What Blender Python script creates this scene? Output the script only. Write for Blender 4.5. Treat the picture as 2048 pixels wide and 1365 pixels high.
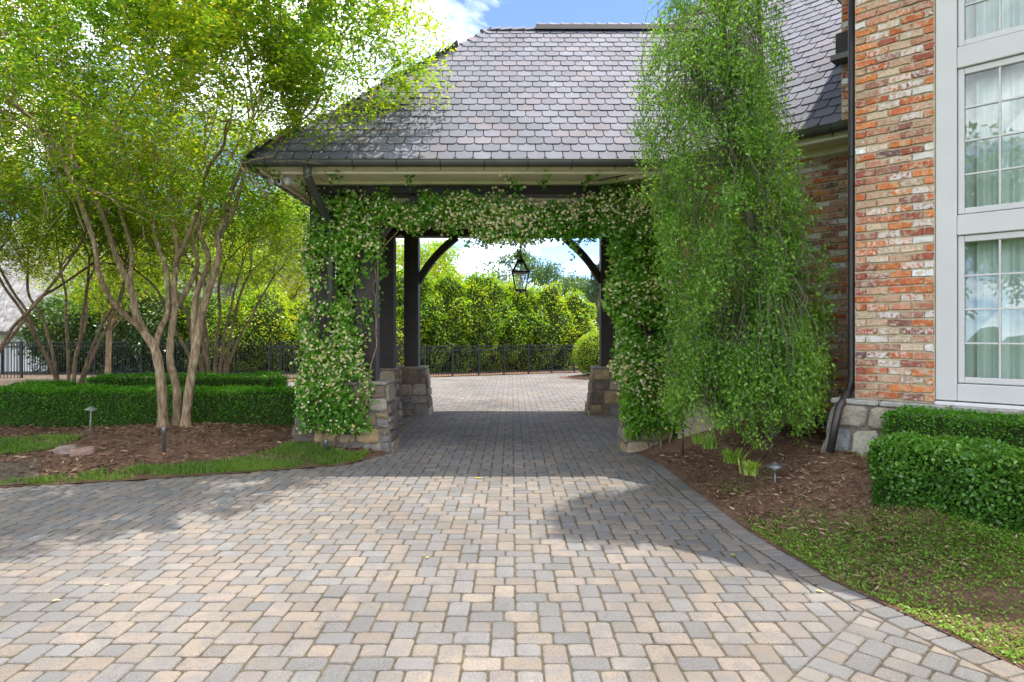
import bpy, math, random
import numpy as np
from mathutils import Vector, Matrix

sc = bpy.context.scene
for o in list(bpy.data.objects):
    bpy.data.objects.remove(o)
R = math.radians
F, H, HZ = 1300.0, 1.70, 666.0          # focal length and horizon in pixels of the 2048 px photo, eye height

# ------------------------------------------------------------------ camera, world, sun, exposure
cam_d = bpy.data.cameras.new('camera')
cam = bpy.data.objects.new('camera', cam_d)
sc.collection.objects.link(cam)
cam.location = (0, 0, H)
cam.rotation_euler = (R(90), 0, 0)
cam_d.sensor_width = 36
cam_d.lens = F / 2048 * 36
cam_d.shift_y = -(682.5 - HZ) / 2048
cam_d.clip_start = 0.05
cam_d.clip_end = 2000
sc.camera = cam

SUN = Vector((0.233, 0.205, 1.0)).normalized()
world = bpy.data.worlds.new('World')
sc.world = world
world.use_nodes = True
wn = world.node_tree
for n in list(wn.nodes):
    wn.nodes.remove(n)
w_out = wn.nodes.new('ShaderNodeOutputWorld')
w_bg = wn.nodes.new('ShaderNodeBackground')
w_sky = wn.nodes.new('ShaderNodeTexSky')
w_sky.sky_type = 'NISHITA'
w_sky.sun_disc = False
w_sky.sun_elevation = math.asin(SUN.z)
w_sky.sun_rotation = math.atan2(SUN.x, SUN.y)
w_sky.air_density = 0.30
w_sky.dust_density = 0.02
w_sky.ozone_density = 1.2
w_bg.inputs['Strength'].default_value = 0.15
w_tc = wn.nodes.new('ShaderNodeTexCoord')
w_sep = wn.nodes.new('ShaderNodeSeparateXYZ')
wn.links.new(w_tc.outputs['Generated'], w_sep.inputs[0])
def wmath(op, a, b=None):
    m = wn.nodes.new('ShaderNodeMath'); m.operation = op
    for i, v in enumerate((a, b)):
        if v is None: continue
        if hasattr(v, 'is_output'): wn.links.new(v, m.inputs[i])
        else: m.inputs[i].default_value = v
    return m.outputs[0]
den = wmath('ADD', wmath('MAXIMUM', w_sep.outputs['Z'], 0.0), 0.22)
w_cmb = wn.nodes.new('ShaderNodeCombineXYZ')
wn.links.new(wmath('DIVIDE', w_sep.outputs['X'], den), w_cmb.inputs[0])
wn.links.new(wmath('DIVIDE', w_sep.outputs['Y'], den), w_cmb.inputs[1])
w_cmb.inputs[2].default_value = 33.67
w_nz = wn.nodes.new('ShaderNodeTexNoise')
w_nz.inputs['Scale'].default_value = 1.35
w_nz.inputs['Detail'].default_value = 8
w_nz.inputs['Roughness'].default_value = 0.55
w_nz.inputs['Distortion'].default_value = 0.35
wn.links.new(w_cmb.outputs[0], w_nz.inputs['Vector'])
w_rp = wn.nodes.new('ShaderNodeValToRGB')
w_rp.color_ramp.elements[0].position = 0.46
w_rp.color_ramp.elements[1].position = 0.68
wn.links.new(w_nz.outputs['Fac'], w_rp.inputs[0])
w_mx = wn.nodes.new('ShaderNodeMix'); w_mx.data_type = 'RGBA'
wn.links.new(w_rp.outputs['Color'], w_mx.inputs[0])
wn.links.new(w_sky.outputs[0], w_mx.inputs[6])
w_mx.inputs[7].default_value = (13.0, 13.1, 13.3, 1)
wn.links.new(w_mx.outputs[2], w_bg.inputs['Color'])
wn.links.new(w_bg.outputs[0], w_out.inputs['Surface'])

sun_d = bpy.data.lights.new('sun', 'SUN')
sun_d.energy = 2.0
sun_d.angle = R(0.53)
sun_d.color = (1.0, 0.945, 0.86)
sun_o = bpy.data.objects.new('sun', sun_d)
sc.collection.objects.link(sun_o)
sun_o.location = (10, 10, 40)
sun_o.rotation_euler = SUN.to_track_quat('Z', 'Y').to_euler()

sc.render.engine = 'CYCLES'
sc.view_settings.view_transform = 'Standard'
sc.view_settings.look = 'None'
sc.view_settings.gamma = 1
sc.view_settings.exposure = 2.0
sc.view_settings.use_curve_mapping = False
sc.cycles.use_denoising = True
sc.cycles.max_bounces = 10
sc.cycles.diffuse_bounces = 7
sc.cycles.transmission_bounces = 6
sc.cycles.transparent_max_bounces = 8
sc.cycles.caustics_reflective = False
sc.cycles.caustics_refractive = False

COL = sc.collection

def P(px, py, d):
    """point at distance d along the ray through photo pixel (px, py)"""
    return Vector(((px - 1024) / F * d, d, H - (py - HZ) / F * d))

# ------------------------------------------------------------------ materials
class NT:
    def __init__(s, name):
        s.m = bpy.data.materials.new(name); s.m.use_nodes = True
        s.t = s.m.node_tree
        for n in list(s.t.nodes): s.t.nodes.remove(n)
        s.out = s.t.nodes.new('ShaderNodeOutputMaterial')
    def n(s, typ, props=None, **inp):
        nd = s.t.nodes.new('ShaderNode' + typ)
        for k, v in (props or {}).items(): setattr(nd, k, v)
        for k, v in inp.items():
            key = k.replace('_', ' ')
            sock = nd.inputs[int(k[1:])] if k[0] == 'i' and k[1:].isdigit() else nd.inputs[key]
            s.set(sock, v)
        return nd
    def set(s, sock, v):
        if hasattr(v, 'is_output'): s.t.links.new(v, sock)
        elif isinstance(v, tuple) and len(v) == 3 and sock.type == 'RGBA': sock.default_value = (*v, 1)
        else: sock.default_value = v
    def mix(s, fac, a, b, blend='MIX'):
        nd = s.t.nodes.new('ShaderNodeMix'); nd.data_type = 'RGBA'; nd.blend_type = blend
        for i, v in ((0, fac), (6, a), (7, b)): s.set(nd.inputs[i], v)
        return nd.outputs[2]
    def math(s, op, a, b=0.0):
        nd = s.t.nodes.new('ShaderNodeMath'); nd.operation = op
        s.set(nd.inputs[0], a); s.set(nd.inputs[1], b)
        return nd.outputs[0]
    def noise(s, scale, detail=3, vec=None, rough=0.55):
        nd = s.n('TexNoise', Scale=float(scale), Detail=float(detail), Roughness=rough)
        s.t.links.new(vec if vec is not None else s.pos(), nd.inputs['Vector'])
        return nd.outputs['Fac']
    def pos(s):
        if not hasattr(s, '_g'): s._g = s.t.nodes.new('ShaderNodeNewGeometry')
        return s._g.outputs['Position']
    def ramp(s, fac, *stops):
        nd = s.t.nodes.new('ShaderNodeValToRGB')
        cr = nd.color_ramp
        while len(cr.elements) < len(stops): cr.elements.new(0.5)
        for e, (p, c) in zip(cr.elements, stops):
            e.position = p; e.color = (*c, 1) if isinstance(c, tuple) else (c, c, c, 1)
        s.set(nd.inputs[0], fac)
        return nd.outputs[0]
    def bsdf(s, color, rough=0.8, bump=None, bstr=0.3, bdist=0.01, spec=0.3, metal=0.0, **kw):
        b = s.n('BsdfPrincipled')
        s.set(b.inputs['Base Color'], color); s.set(b.inputs['Roughness'], rough)
        b.inputs['Specular IOR Level'].default_value = spec
        b.inputs['Metallic'].default_value = metal
        for k, v in kw.items(): s.set(b.inputs[k.replace('_', ' ')], v)
        if bump is not None:
            bn = s.n('Bump', Strength=bstr, Distance=bdist); s.set(bn.inputs['Height'], bump)
            s.t.links.new(bn.outputs[0], b.inputs['Normal'])
        s.t.links.new(b.outputs[0], s.out.inputs['Surface'])
        return s.m

def tintsrc(nt, src):
    """colour and alpha of one piece: from the object (single pieces) or from a face attribute (joined pieces)"""
    if src == 'obj':
        o = nt.n('ObjectInfo'); return o.outputs['Color'], o.outputs['Alpha']
    a = nt.n('Attribute', {'attribute_name': 'piece'}); return a.outputs['Color'], a.outputs['Alpha']

def m_simple(name, col, rough=0.7, var=0.25, scale=6, spec=0.3, metal=0.0, bump=0.15, bscale=40, bdist=0.004):
    nt = NT(name)
    f = nt.ramp(nt.noise(scale, 5), (0.3, 1 - var), (0.7, 1 + var * 0.6))
    c = nt.mix(1.0, col, f, 'MULTIPLY')
    return nt.bsdf(c, rough, nt.noise(bscale, 3), bump, bdist, spec, metal)

def m_paver(src):
    nt = NT('paver_concrete')
    c, a = tintsrc(nt, src)
    blot = nt.ramp(nt.noise(7, 5), (0.44, 0.0), (0.58, 1.0))
    c = nt.mix(nt.math('MULTIPLY', blot, 0.5), c, (0.145, 0.142, 0.141))
    c = nt.mix(nt.math('MULTIPLY', nt.ramp(nt.noise(5.2, 4, rough=0.7), (0.60, 0.0), (0.72, 1.0)), 0.35), c, (0.10, 0.085, 0.065))
    big = nt.ramp(nt.noise(0.55, 5), (0.32, 0.78), (0.68, 1.12))
    c = nt.mix(1.0, c, big, 'MULTIPLY')
    sp = nt.noise(190, 2, rough=0.8)
    c = nt.mix(1.0, c, nt.ramp(sp, (0.33, 0.52), (0.5, 1.0), (0.68, 1.3)), 'MULTIPLY')
    return nt.bsdf(c, 0.9, nt.noise(150, 3), 0.5, 0.004, 0.2)

def m_brick(src):
    nt = NT('old_brick')
    c, a = tintsrc(nt, src)
    n1 = nt.noise(34, 5, rough=0.7)
    c = nt.mix(1.0, c, nt.ramp(nt.noise(55, 4), (0.3, 0.62), (0.7, 1.25)), 'MULTIPLY')
    dark = nt.ramp(nt.noise(20, 3), (0.62, 0.0), (0.72, 1.0))
    c = nt.mix(nt.math('MULTIPLY', dark, 0.55), c, (0.10, 0.055, 0.05))
    th = nt.math('SUBTRACT', nt.math('ADD', n1, nt.math('MULTIPLY', a, 0.42)), 0.60)
    white = nt.ramp(nt.math('MULTIPLY', th, 9.0), (0.0, 0.0), (1.0, 1.0))
    c = nt.mix(nt.math('MULTIPLY', white, 0.92), c, (0.60, 0.56, 0.51))
    smear = nt.ramp(nt.noise(15, 5, rough=0.65), (0.52, 0.0), (0.60, 1.0))
    c = nt.mix(nt.math('MULTIPLY', smear, 0.7), c, (0.46, 0.37, 0.25))
    return nt.bsdf(c, 0.92, nt.noise(70, 5, rough=0.7), 0.7, 0.008, 0.15)

def m_shingle(src):
    nt = NT('roof_shingle')
    c, a = tintsrc(nt, src)
    c = nt.mix(1.0, c, nt.ramp(nt.noise(260, 2), (0.3, 0.72), (0.7, 1.25)), 'MULTIPLY')
    c = nt.mix(1.0, c, nt.ramp(nt.noise(1.4, 4), (0.3, 0.85), (0.7, 1.12)), 'MULTIPLY')
    return nt.bsdf(c, 0.75, nt.noise(300, 2), 0.35, 0.003, 0.3)

def m_stone(src='obj'):
    nt = NT('field_stone')
    c, a = tintsrc(nt, src)
    f = nt.noise(11, 6, rough=0.7)
    c = nt.mix(1.0, c, nt.ramp(f, (0.25, 0.5), (0.5, 1.0), (0.75, 1.4)), 'MULTIPLY')
    st = nt.ramp(nt.noise(6, 4), (0.55, 0.0), (0.68, 1.0))
    c = nt.mix(nt.math('MULTIPLY', st, 0.45), c, (0.28, 0.17, 0.085))
    li = nt.ramp(nt.noise(26, 3), (0.62, 0.0), (0.7, 1.0))
    c = nt.mix(nt.math('MULTIPLY', li, 0.3), c, (0.34, 0.35, 0.31))
    return nt.bsdf(c, 0.9, nt.noise(22, 6, rough=0.7), 0.9, 0.03, 0.2)

def m_leaf(name, dark, mid, light, trans=0.42, gloss=0.05, tcol=None):
    nt = NT(name)
    a = nt.n('Attribute', {'attribute_name': 'tint'}).outputs['Fac']
    c = nt.ramp(a, (0.0, dark), (0.5, mid), (1.0, light))
    tc = nt.mix(1.0, c, tcol or (1.5, 1.45, 0.55), 'MULTIPLY')
    d = nt.n('BsdfDiffuse', Color=c)
    t = nt.n('BsdfTranslucent', Color=tc)
    m = nt.n('MixShader'); m.inputs[0].default_value = trans
    nt.t.links.new(d.outputs[0], m.inputs[1]); nt.t.links.new(t.outputs[0], m.inputs[2])
    g = nt.n('BsdfGlossy', Roughness=0.38)
    m2 = nt.n('MixShader'); m2.inputs[0].default_value = gloss
    nt.t.links.new(m.outputs[0], m2.inputs[1]); nt.t.links.new(g.outputs[0], m2.inputs[2])
    nt.t.links.new(m2.outputs[0], nt.out.inputs['Surface'])
    return nt.m

def m_bark(name, a, b, c2):
    nt = NT(name)
    mp = nt.n('Mapping'); mp.inputs['Scale'].default_value = (1, 1, 0.22)
    nt.t.links.new(nt.pos(), mp.inputs['Vector'])
    f = nt.noise(26, 5, mp.outputs[0])
    g = nt.noise(5, 4, mp.outputs[0])
    c = nt.ramp(f, (0.3, a), (0.5, b), (0.72, c2))
    c = nt.mix(1.0, c, nt.ramp(g, (0.3, 0.7), (0.7, 1.25)), 'MULTIPLY')
    return nt.bsdf(c, 0.75, f, 0.5, 0.01, 0.25)

def m_ground(name, cols, s1, s2, bdist=0.02, rough=0.95):
    nt = NT(name)
    f = nt.math('ADD', nt.math('MULTIPLY', nt.noise(s1, 6, rough=0.7), 0.6), nt.math('MULTIPLY', nt.noise(s2, 4, rough=0.7), 0.4))
    c = nt.ramp(f, (0.33, cols[0]), (0.5, cols[1]), (0.66, cols[2]))
    return nt.bsdf(c, rough, nt.noise(s1 * 1.5, 5, rough=0.75), 0.9, bdist, 0.1)

def m_glass(name, tint=(0.92, 0.97, 0.95)):
    nt = NT(name)
    fr = nt.n('Fresnel', IOR=1.52)
    fac = nt.math('MINIMUM', nt.math('MULTIPLY', fr.outputs[0], 2.3), 1.0)
    tr = nt.n('BsdfTransparent', Color=tint)
    gl = nt.n('BsdfGlossy', Roughness=0.0)
    bn = nt.n('Bump', Strength=0.05, Distance=0.02); nt.set(bn.inputs['Height'], nt.noise(2.2, 2))
    nt.t.links.new(bn.outputs[0], gl.inputs['Normal'])
    m = nt.n('MixShader'); nt.set(m.inputs[0], fac)
    nt.t.links.new(tr.outputs[0], m.inputs[1]); nt.t.links.new(gl.outputs[0], m.inputs[2])
    nt.t.links.new(m.outputs[0], nt.out.inputs['Surface'])
    return nt.m

M = dict(
    paver=m_paver('obj'), paver_j=m_paver('attr'), brick=m_brick('obj'), brick_j=m_brick('attr'),
    shingle=m_shingle('obj'), shingle_j=m_shingle('attr'), stone=m_stone('obj'),
    sand=m_ground('joint_sand', ((0.045, 0.036, 0.026), (0.10, 0.082, 0.058), (0.17, 0.14, 0.10)), 30, 2),
    mortar=m_ground('lime_mortar', ((0.33, 0.265, 0.175), (0.45, 0.37, 0.25), (0.53, 0.45, 0.32)), 22, 4, 0.01),
    stone_mortar=m_ground('stone_mortar', ((0.09, 0.075, 0.055), (0.16, 0.13, 0.10), (0.22, 0.19, 0.15)), 14, 4, 0.02),
    mulch=m_ground('mulch', ((0.085, 0.050, 0.033), (0.175, 0.102, 0.066), (0.28, 0.175, 0.115)), 34, 3, 0.03),
    soil=m_ground('soil', ((0.06, 0.045, 0.032), (0.12, 0.09, 0.065), (0.19, 0.15, 0.11)), 18, 2, 0.02),
    lawn=m_ground('lawn', ((0.03, 0.06, 0.012), (0.06, 0.115, 0.022), (0.10, 0.17, 0.04)), 9, 0.4, 0.03),
    chip=None,
    wood=m_simple('dark_timber', (0.030, 0.020, 0.016), 0.6, 0.35, 9, 0.35),
    bronze=m_simple('bronze_metal', (0.045, 0.036, 0.033), 0.42, 0.3, 5, 0.5, 0.35),
    gutter=m_simple('gutter_metal', (0.075, 0.075, 0.064), 0.42, 0.25, 3, 0.5, 0.3),
    cream=m_simple('cream_paint', (0.82, 0.73, 0.60), 0.55, 0.08, 3, 0.3),
    trim=m_simple('grey_trim_paint', (0.50, 0.48, 0.455), 0.5, 0.05, 3, 0.3, bump=0.05),
    dark=m_simple('roof_underlay', (0.035, 0.035, 0.040), 0.8, 0.2),
    iron=m_simple('black_iron', (0.014, 0.014, 0.016), 0.45, 0.2, 8, 0.4),
    stucco=m_simple('stucco', (0.36, 0.28, 0.20), 0.9, 0.3, 5, 0.15, bump=0.4),
    white=m_simple('white_wall_paint', (0.62, 0.60, 0.58), 0.8, 0.06, 2, 0.2),
    shake=m_simple('grey_wood_shake', (0.36, 0.33, 0.31), 0.85, 0.4, 7, 0.15),
    plastic=m_simple('white_plastic', (0.62, 0.61, 0.58), 0.4, 0.04, 5, 0.4, bump=0.0),
    black=m_simple('black_plastic', (0.012, 0.012, 0.013), 0.35, 0.1, 5, 0.4),
    candle=m_simple('candle_sleeve', (0.72, 0.70, 0.62), 0.5, 0.05),
    curtain=m_simple('sheer_curtain', (0.80, 0.82, 0.76), 0.85, 0.06, 4, 0.1),
    room=m_simple('room_wall', (0.16, 0.15, 0.13), 0.9, 0.1),
    limb=m_bark('pale_bark', (0.12, 0.075, 0.042), (0.26, 0.178, 0.10), (0.45, 0.35, 0.225)),
    limb2=m_bark('brown_bark', (0.085, 0.053, 0.03), (0.18, 0.115, 0.065), (0.31, 0.22, 0.135)),
    limb3=m_bark('grey_bark', (0.07, 0.06, 0.04), (0.13, 0.11, 0.075), (0.21, 0.185, 0.13)),
    glass=m_glass('window_glass', (0.86, 0.95, 0.93)),
    lampglass=m_glass('lamp_glass'),
    crape=m_leaf('myrtle_leaf', (0.100, 0.225, 0.026), (0.200, 0.345, 0.034), (0.46, 0.46, 0.026), 0.58, 0.025, (1.3, 1.28, 0.6)),
    weep=m_leaf('weeping_leaf', (0.100, 0.225, 0.036), (0.185, 0.360, 0.050), (0.32, 0.48, 0.060), 0.48, 0.02),
    vine=m_leaf('jasmine_leaf', (0.065, 0.190, 0.020), (0.145, 0.340, 0.030), (0.28, 0.47, 0.045), 0.44, 0.03),
    flower=m_leaf('jasmine_flower', (0.58, 0.47, 0.17), (0.64, 0.56, 0.28), (0.68, 0.64, 0.44), 0.3, 0.0, (1, 1, 1)),
    box=m_leaf('box_leaf', (0.026, 0.115, 0.008), (0.062, 0.215, 0.013), (0.14, 0.33, 0.020), 0.40, 0.02),
    holly=m_leaf('holly_leaf', (0.045, 0.140, 0.020), (0.100, 0.250, 0.028), (0.20, 0.37, 0.040), 0.38, 0.04),
    laurel=m_leaf('laurel_leaf', (0.085, 0.215, 0.018), (0.22, 0.36, 0.022), (0.50, 0.48, 0.022), 0.52, 0.03),
    magnolia=m_leaf('magnolia_leaf', (0.022, 0.070, 0.014), (0.055, 0.13, 0.022), (0.22, 0.30, 0.03), 0.3, 0.08),
    far=m_leaf('far_leaf', (0.06, 0.11, 0.04), (0.09, 0.155, 0.05), (0.14, 0.20, 0.07), 0.40, 0.03),
    conifer=m_leaf('conifer_leaf', (0.035, 0.07, 0.035), (0.05, 0.10, 0.045), (0.08, 0.14, 0.05), 0.3, 0.03),
    grass=m_leaf('grass_blade', (0.075, 0.155, 0.020), (0.135, 0.24, 0.03), (0.23, 0.33, 0.05), 0.38, 0.03),
    cover=m_leaf('ground_cover_leaf', (0.095, 0.190, 0.026), (0.165, 0.295, 0.036), (0.27, 0.39, 0.055), 0.36, 0.02, (1.2, 1.25, 0.6)),
    lily=m_leaf('lily_leaf', (0.10, 0.20, 0.02), (0.18, 0.30, 0.03), (0.28, 0.36, 0.04), 0.4, 0.05),
    mulchchip=m_leaf('mulch_chip', (0.09, 0.052, 0.034), (0.21, 0.122, 0.08), (0.40, 0.28, 0.19), 0.0, 0.0),
    fallen=m_leaf('fallen_leaf', (0.35, 0.24, 0.10), (0.45, 0.36, 0.06), (0.5, 0.44, 0.25), 0.2, 0.0),
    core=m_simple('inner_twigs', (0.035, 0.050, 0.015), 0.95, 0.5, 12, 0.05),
)

# ------------------------------------------------------------------ mesh helpers
class MB:
    """collects shapes; build() links them as ONE mesh object"""
    def __init__(s): s.v, s.f, s.c = [], [], []
    def add(s, vs, fs, c=None):
        b = len(s.v); s.v += [tuple(v) for v in vs]
        s.f += [tuple(b + i for i in f) for f in fs]
        s.c += [c] * len(fs)
        return s
    def box(s, x0, x1, y0, y1, z0, z1, c=None):
        vs = [(x, y, z) for z in (z0, z1) for y in (y0, y1) for x in (x0, x1)]
        return s.add(vs, [(0, 2, 3, 1), (4, 5, 7, 6), (0, 1, 5, 4), (2, 6, 7, 3), (0, 4, 6, 2), (1, 3, 7, 5)], c)
    def bbox(s, x0, x1, y0, y1, z0, z1, b=0.008):
        """box with chamfered vertical and horizontal edges"""
        rings = []
        for z, k in ((z0, b), (z0 + b, 0), (z1 - b, 0), (z1, b)):
            q = b
            rings.append([(x0 + k, y0 + q + k, z), (x0 + q + k, y0 + k, z), (x1 - q - k, y0 + k, z), (x1 - k, y0 + q + k, z),
                          (x1 - k, y1 - q - k, z), (x1 - q - k, y1 - k, z), (x0 + q + k, y1 - k, z), (x0 + k, y1 - q - k, z)])
        vs = [p for r in rings for p in r]
        fs = [tuple(range(7, -1, -1)), tuple(range(24, 32))]
        for a in range(3):
            for i in range(8):
                j = (i + 1) % 8
                fs.append((a * 8 + i, a * 8 + j, a * 8 + 8 + j, a * 8 + 8 + i))
        return s.add(vs, fs)
    def tube(s, pts, rad, n=6, cap=True):
        pts = [Vector(p) for p in pts]
        if not isinstance(rad, (list, tuple)): rad = [rad] * len(pts)
        vs, fs = [], []
        prev = None
        for i, p in enumerate(pts):
            t = (pts[min(i + 1, len(pts) - 1)] - pts[max(i - 1, 0)]).normalized()
            if prev is None:
                a = t.cross(Vector((0, 0, 1)))
                if a.length < 0.1: a = t.cross(Vector((1, 0, 0)))
            else: a = prev - t * prev.dot(t)
            a.normalize(); prev = a
            b = t.cross(a)
            for k in range(n):
                w = 2 * math.pi * k / n
                vs.append(p + (a * math.cos(w) + b * math.sin(w)) * rad[i])
        for i in range(len(pts) - 1):
            for k in range(n):
                j = (k + 1) % n
                fs.append((i * n + k, i * n + j, i * n + n + j, i * n + n + k))
        if cap:
            fs.append(tuple(range(n - 1, -1, -1))); fs.append(tuple(range((len(pts) - 1) * n, len(pts) * n)))
        return s.add(vs, fs)
    def lathe(s, prof, n=16, at=(0, 0, 0)):
        vs, fs = [], []
        for r, z in prof:
            for k in range(n):
                w = 2 * math.pi * k / n
                vs.append((at[0] + r * math.cos(w), at[1] + r * math.sin(w), at[2] + z))
        for i in range(len(prof) - 1):
            for k in range(n):
                j = (k + 1) % n
                fs.append((i * n + k, i * n + j, i * n + n + j, i * n + n + k))
        return s.add(vs, fs)
    def prism(s, poly, a, b):
        """poly of 3-D points extruded by vector b-a"""
        dv = Vector(b) - Vector(a); n = len(poly)
        vs = [Vector(p) for p in poly] + [Vector(p) + dv for p in poly]
        fs = [tuple(range(n - 1, -1, -1)), tuple(range(n, 2 * n))]
        for i in range(n):
            j = (i + 1) % n; fs.append((i, j, n + j, n + i))
        return s.add(vs, fs)
    def build(s, name, mat, parent=None, smooth=False):
        me = bpy.data.meshes.new(name)
        me.from_pydata(s.v, [], s.f); me.update()
        if any(c is not None for c in s.c):
            at = me.attributes.new('piece', 'FLOAT_COLOR', 'FACE')
            at.data.foreach_set('color', np.array([c or (0.5, 0.5, 0.5, 0) for c in s.c], dtype=np.float32).ravel())
        if smooth: me.shade_smooth()
        me.materials.append(mat)
        return link(name, me, parent)

def link(name, me, parent=None):
    o = bpy.data.objects.new(name, me); COL.objects.link(o)
    if parent is not None: o.parent = parent
    return o

def thing(o, label, cat, group=None, kind=None):
    if label: o['label'] = label
    if cat: o['category'] = cat
    if group: o['group'] = group
    if kind: o['kind'] = kind
    return o
def empty(name, loc, label, cat, group=None, rz=0):
    o = bpy.data.objects.new(name, None); COL.objects.link(o)
    o.location = loc; o.rotation_euler = (0, 0, rz); o.empty_display_size = 0.2
    return thing(o, label, cat, group)
def structure(o): o['kind'] = 'structure'; return o
def stuff(o): o['kind'] = 'stuff'; return o
def copy_tree(o, parent=None):
    c = o.copy(); COL.objects.link(c)
    if parent is not None: c.parent = parent
    for ch in list(o.children): copy_tree(ch, c)
    return c
def lerp(a, b, t): return a + (b - a) * t
def sstep(a, b, x):
    t = np.clip((x - a) / (b - a), 0, 1); return t * t * (3 - 2 * t)

def norm(a):
    return a / np.maximum(np.linalg.norm(a, axis=-1, keepdims=True), 1e-9)

def leaves(name, mat, pos, dirs, nrm, ln, wd, tint, parent=None, fold=0.25):
    """N leaf blades, each a folded diamond of four corners, in one mesh"""
    pos, dirs, nrm = (np.asarray(a, np.float32) for a in (pos, dirs, nrm))
    N = len(pos)
    dirs = norm(dirs); side = norm(np.cross(dirs, nrm)); nn = np.cross(side, dirs)
    ln = np.broadcast_to(np.asarray(ln, np.float32), (N,))[:, None]; wd = np.broadcast_to(np.asarray(wd, np.float32), (N,))[:, None]
    mid = pos + dirs * ln * 0.45
    v = np.empty((N, 4, 3), np.float32)
    v[:, 0] = pos
    v[:, 1] = mid + side * wd * 0.5 + nn * wd * fold
    v[:, 2] = pos + dirs * ln
    v[:, 3] = mid - side * wd * 0.5 + nn * wd * fold
    me = bpy.data.meshes.new(name)
    me.vertices.add(N * 4); me.vertices.foreach_set('co', v.ravel())
    me.loops.add(N * 4); me.loops.foreach_set('vertex_index', np.arange(N * 4, dtype=np.int32))
    me.polygons.add(N); me.polygons.foreach_set('loop_start', np.arange(0, N * 4, 4, dtype=np.int32))
    me.update(calc_edges=True)
    at = me.attributes.new('tint', 'FLOAT', 'FACE')
    at.data.foreach_set('value', np.clip(np.broadcast_to(np.asarray(tint, np.float32), (N,)), 0, 1).astype(np.float32))
    me.materials.append(mat)
    return link(name, me, parent)

rng = np.random.default_rng(11)
random.seed(5)
_w = [(rng.normal(size=(3, 5)), rng.uniform(0, 6.28, 5)) for _ in range(6)]
def clump(p, scale, k=0):
    """smooth random field, about -1..1"""
    a, ph = _w[k]
    return np.sin(np.asarray(p) @ a * scale + ph).mean(axis=-1) * 1.6
def rdir(n, up=0.0):
    d = rng.normal(size=(n, 3)); d[:, 2] += up
    return norm(d)

# ------------------------------------------------------------------ ground
def edge_right(d):      # right edge of the paving
    return np.interp(d, [1.0, 3.30, 3.82, 4.43, 5.5, 6.9, 8.5, 9.3], [3.3, 2.60, 2.43, 2.23, 2.06, 2.0, 1.95, 1.75])
def edge_left(x):       # front edge of the planting on the left
    return np.interp(x, [-14, -9, -5.63, -4.68, -3.19, -2.15, -1.72], [5.9, 6.6, 7.15, 7.39, 7.92, 8.37, 9.2])
def z_right(x, d):
    e = np.maximum(x - edge_right(d), 0)
    g = 0.58 * np.minimum(1, e) ** 1.35 * (0.45 + 0.55 * sstep(4.0, 6.2, d))
    p = np.stack([x, d, d * 0], -1)
    return 0.006 + g + 0.02 * np.minimum(e * 3, 1) * clump(p, 2.2, 1) + 0.008 * np.minimum(e * 5, 1) * clump(p, 9, 2)
def z_left(x, d):
    e = np.maximum(d - edge_left(x), 0)
    p = np.stack([x, d, d * 0], -1)
    mound = 0.14 * np.exp(-(((x + 5.0) / 1.3) ** 2 + ((d - 9.7) / 1.1) ** 2))
    return 0.006 + 0.15 * sstep(0, 2.2, e) + mound + 0.02 * np.minimum(e * 3, 1) * clump(p, 2.0, 3) + 0.008 * np.minimum(e * 5, 1) * clump(p, 8, 4)

def grid_mesh(name, mat, xs, ys, fn):
    me = bpy.data.meshes.new(name)
    X = np.asarray(xs); n, m = X.shape
    Z = fn(X, ys)
    v = np.stack([X, ys, Z], -1).reshape(-1, 3)
    i = np.arange(n * m).reshape(n, m)
    f = np.stack([i[:-1, :-1], i[1:, :-1], i[1:, 1:], i[:-1, 1:]], -1).reshape(-1, 4)
    me.from_pydata(v.tolist(), [], f.tolist()); me.update(); me.shade_smooth(); me.materials.append(mat)
    return link(name, me)

g = MB(); g.add([(-400, -400, -0.06), (400, -400, -0.06), (400, 600, -0.06), (-400, 600, -0.06)], [(0, 1, 2, 3)])
structure(g.build('ground', M['lawn']))

E, D = np.meshgrid(np.concatenate([[-0.03], np.linspace(0.02, 1.4, 36), [1.8, 2.6, 4.0]]), np.linspace(1.0, 10.6, 120), indexing='ij')
X = edge_right(D) + E
structure(grid_mesh('mulch_bed_right', M['mulch'], X, D, z_right)).name = 'mulch_bed'
XX, E2 = np.meshgrid(np.linspace(-14, -1.72, 170), np.concatenate([np.linspace(-0.02, 3.2, 60), np.linspace(3.4, 9, 14)]), indexing='ij')
YYL = edge_left(XX) + E2
XX = np.where(YYL > 9.6, np.minimum(XX, -2.55), XX)
structure(grid_mesh('mulch_bed', M['mulch'], XX, YYL, z_left))
s = MB(); s.add([(-40, 14.5, 0.03), (-8.4, 14.5, 0.03), (-8.4, 22.4, 0.03), (-7, 27, 0.03), (-40, 27, 0.03)], [(0, 1, 2, 3, 4)])
structure(s.build('mulch_strip', M['soil']))
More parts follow.
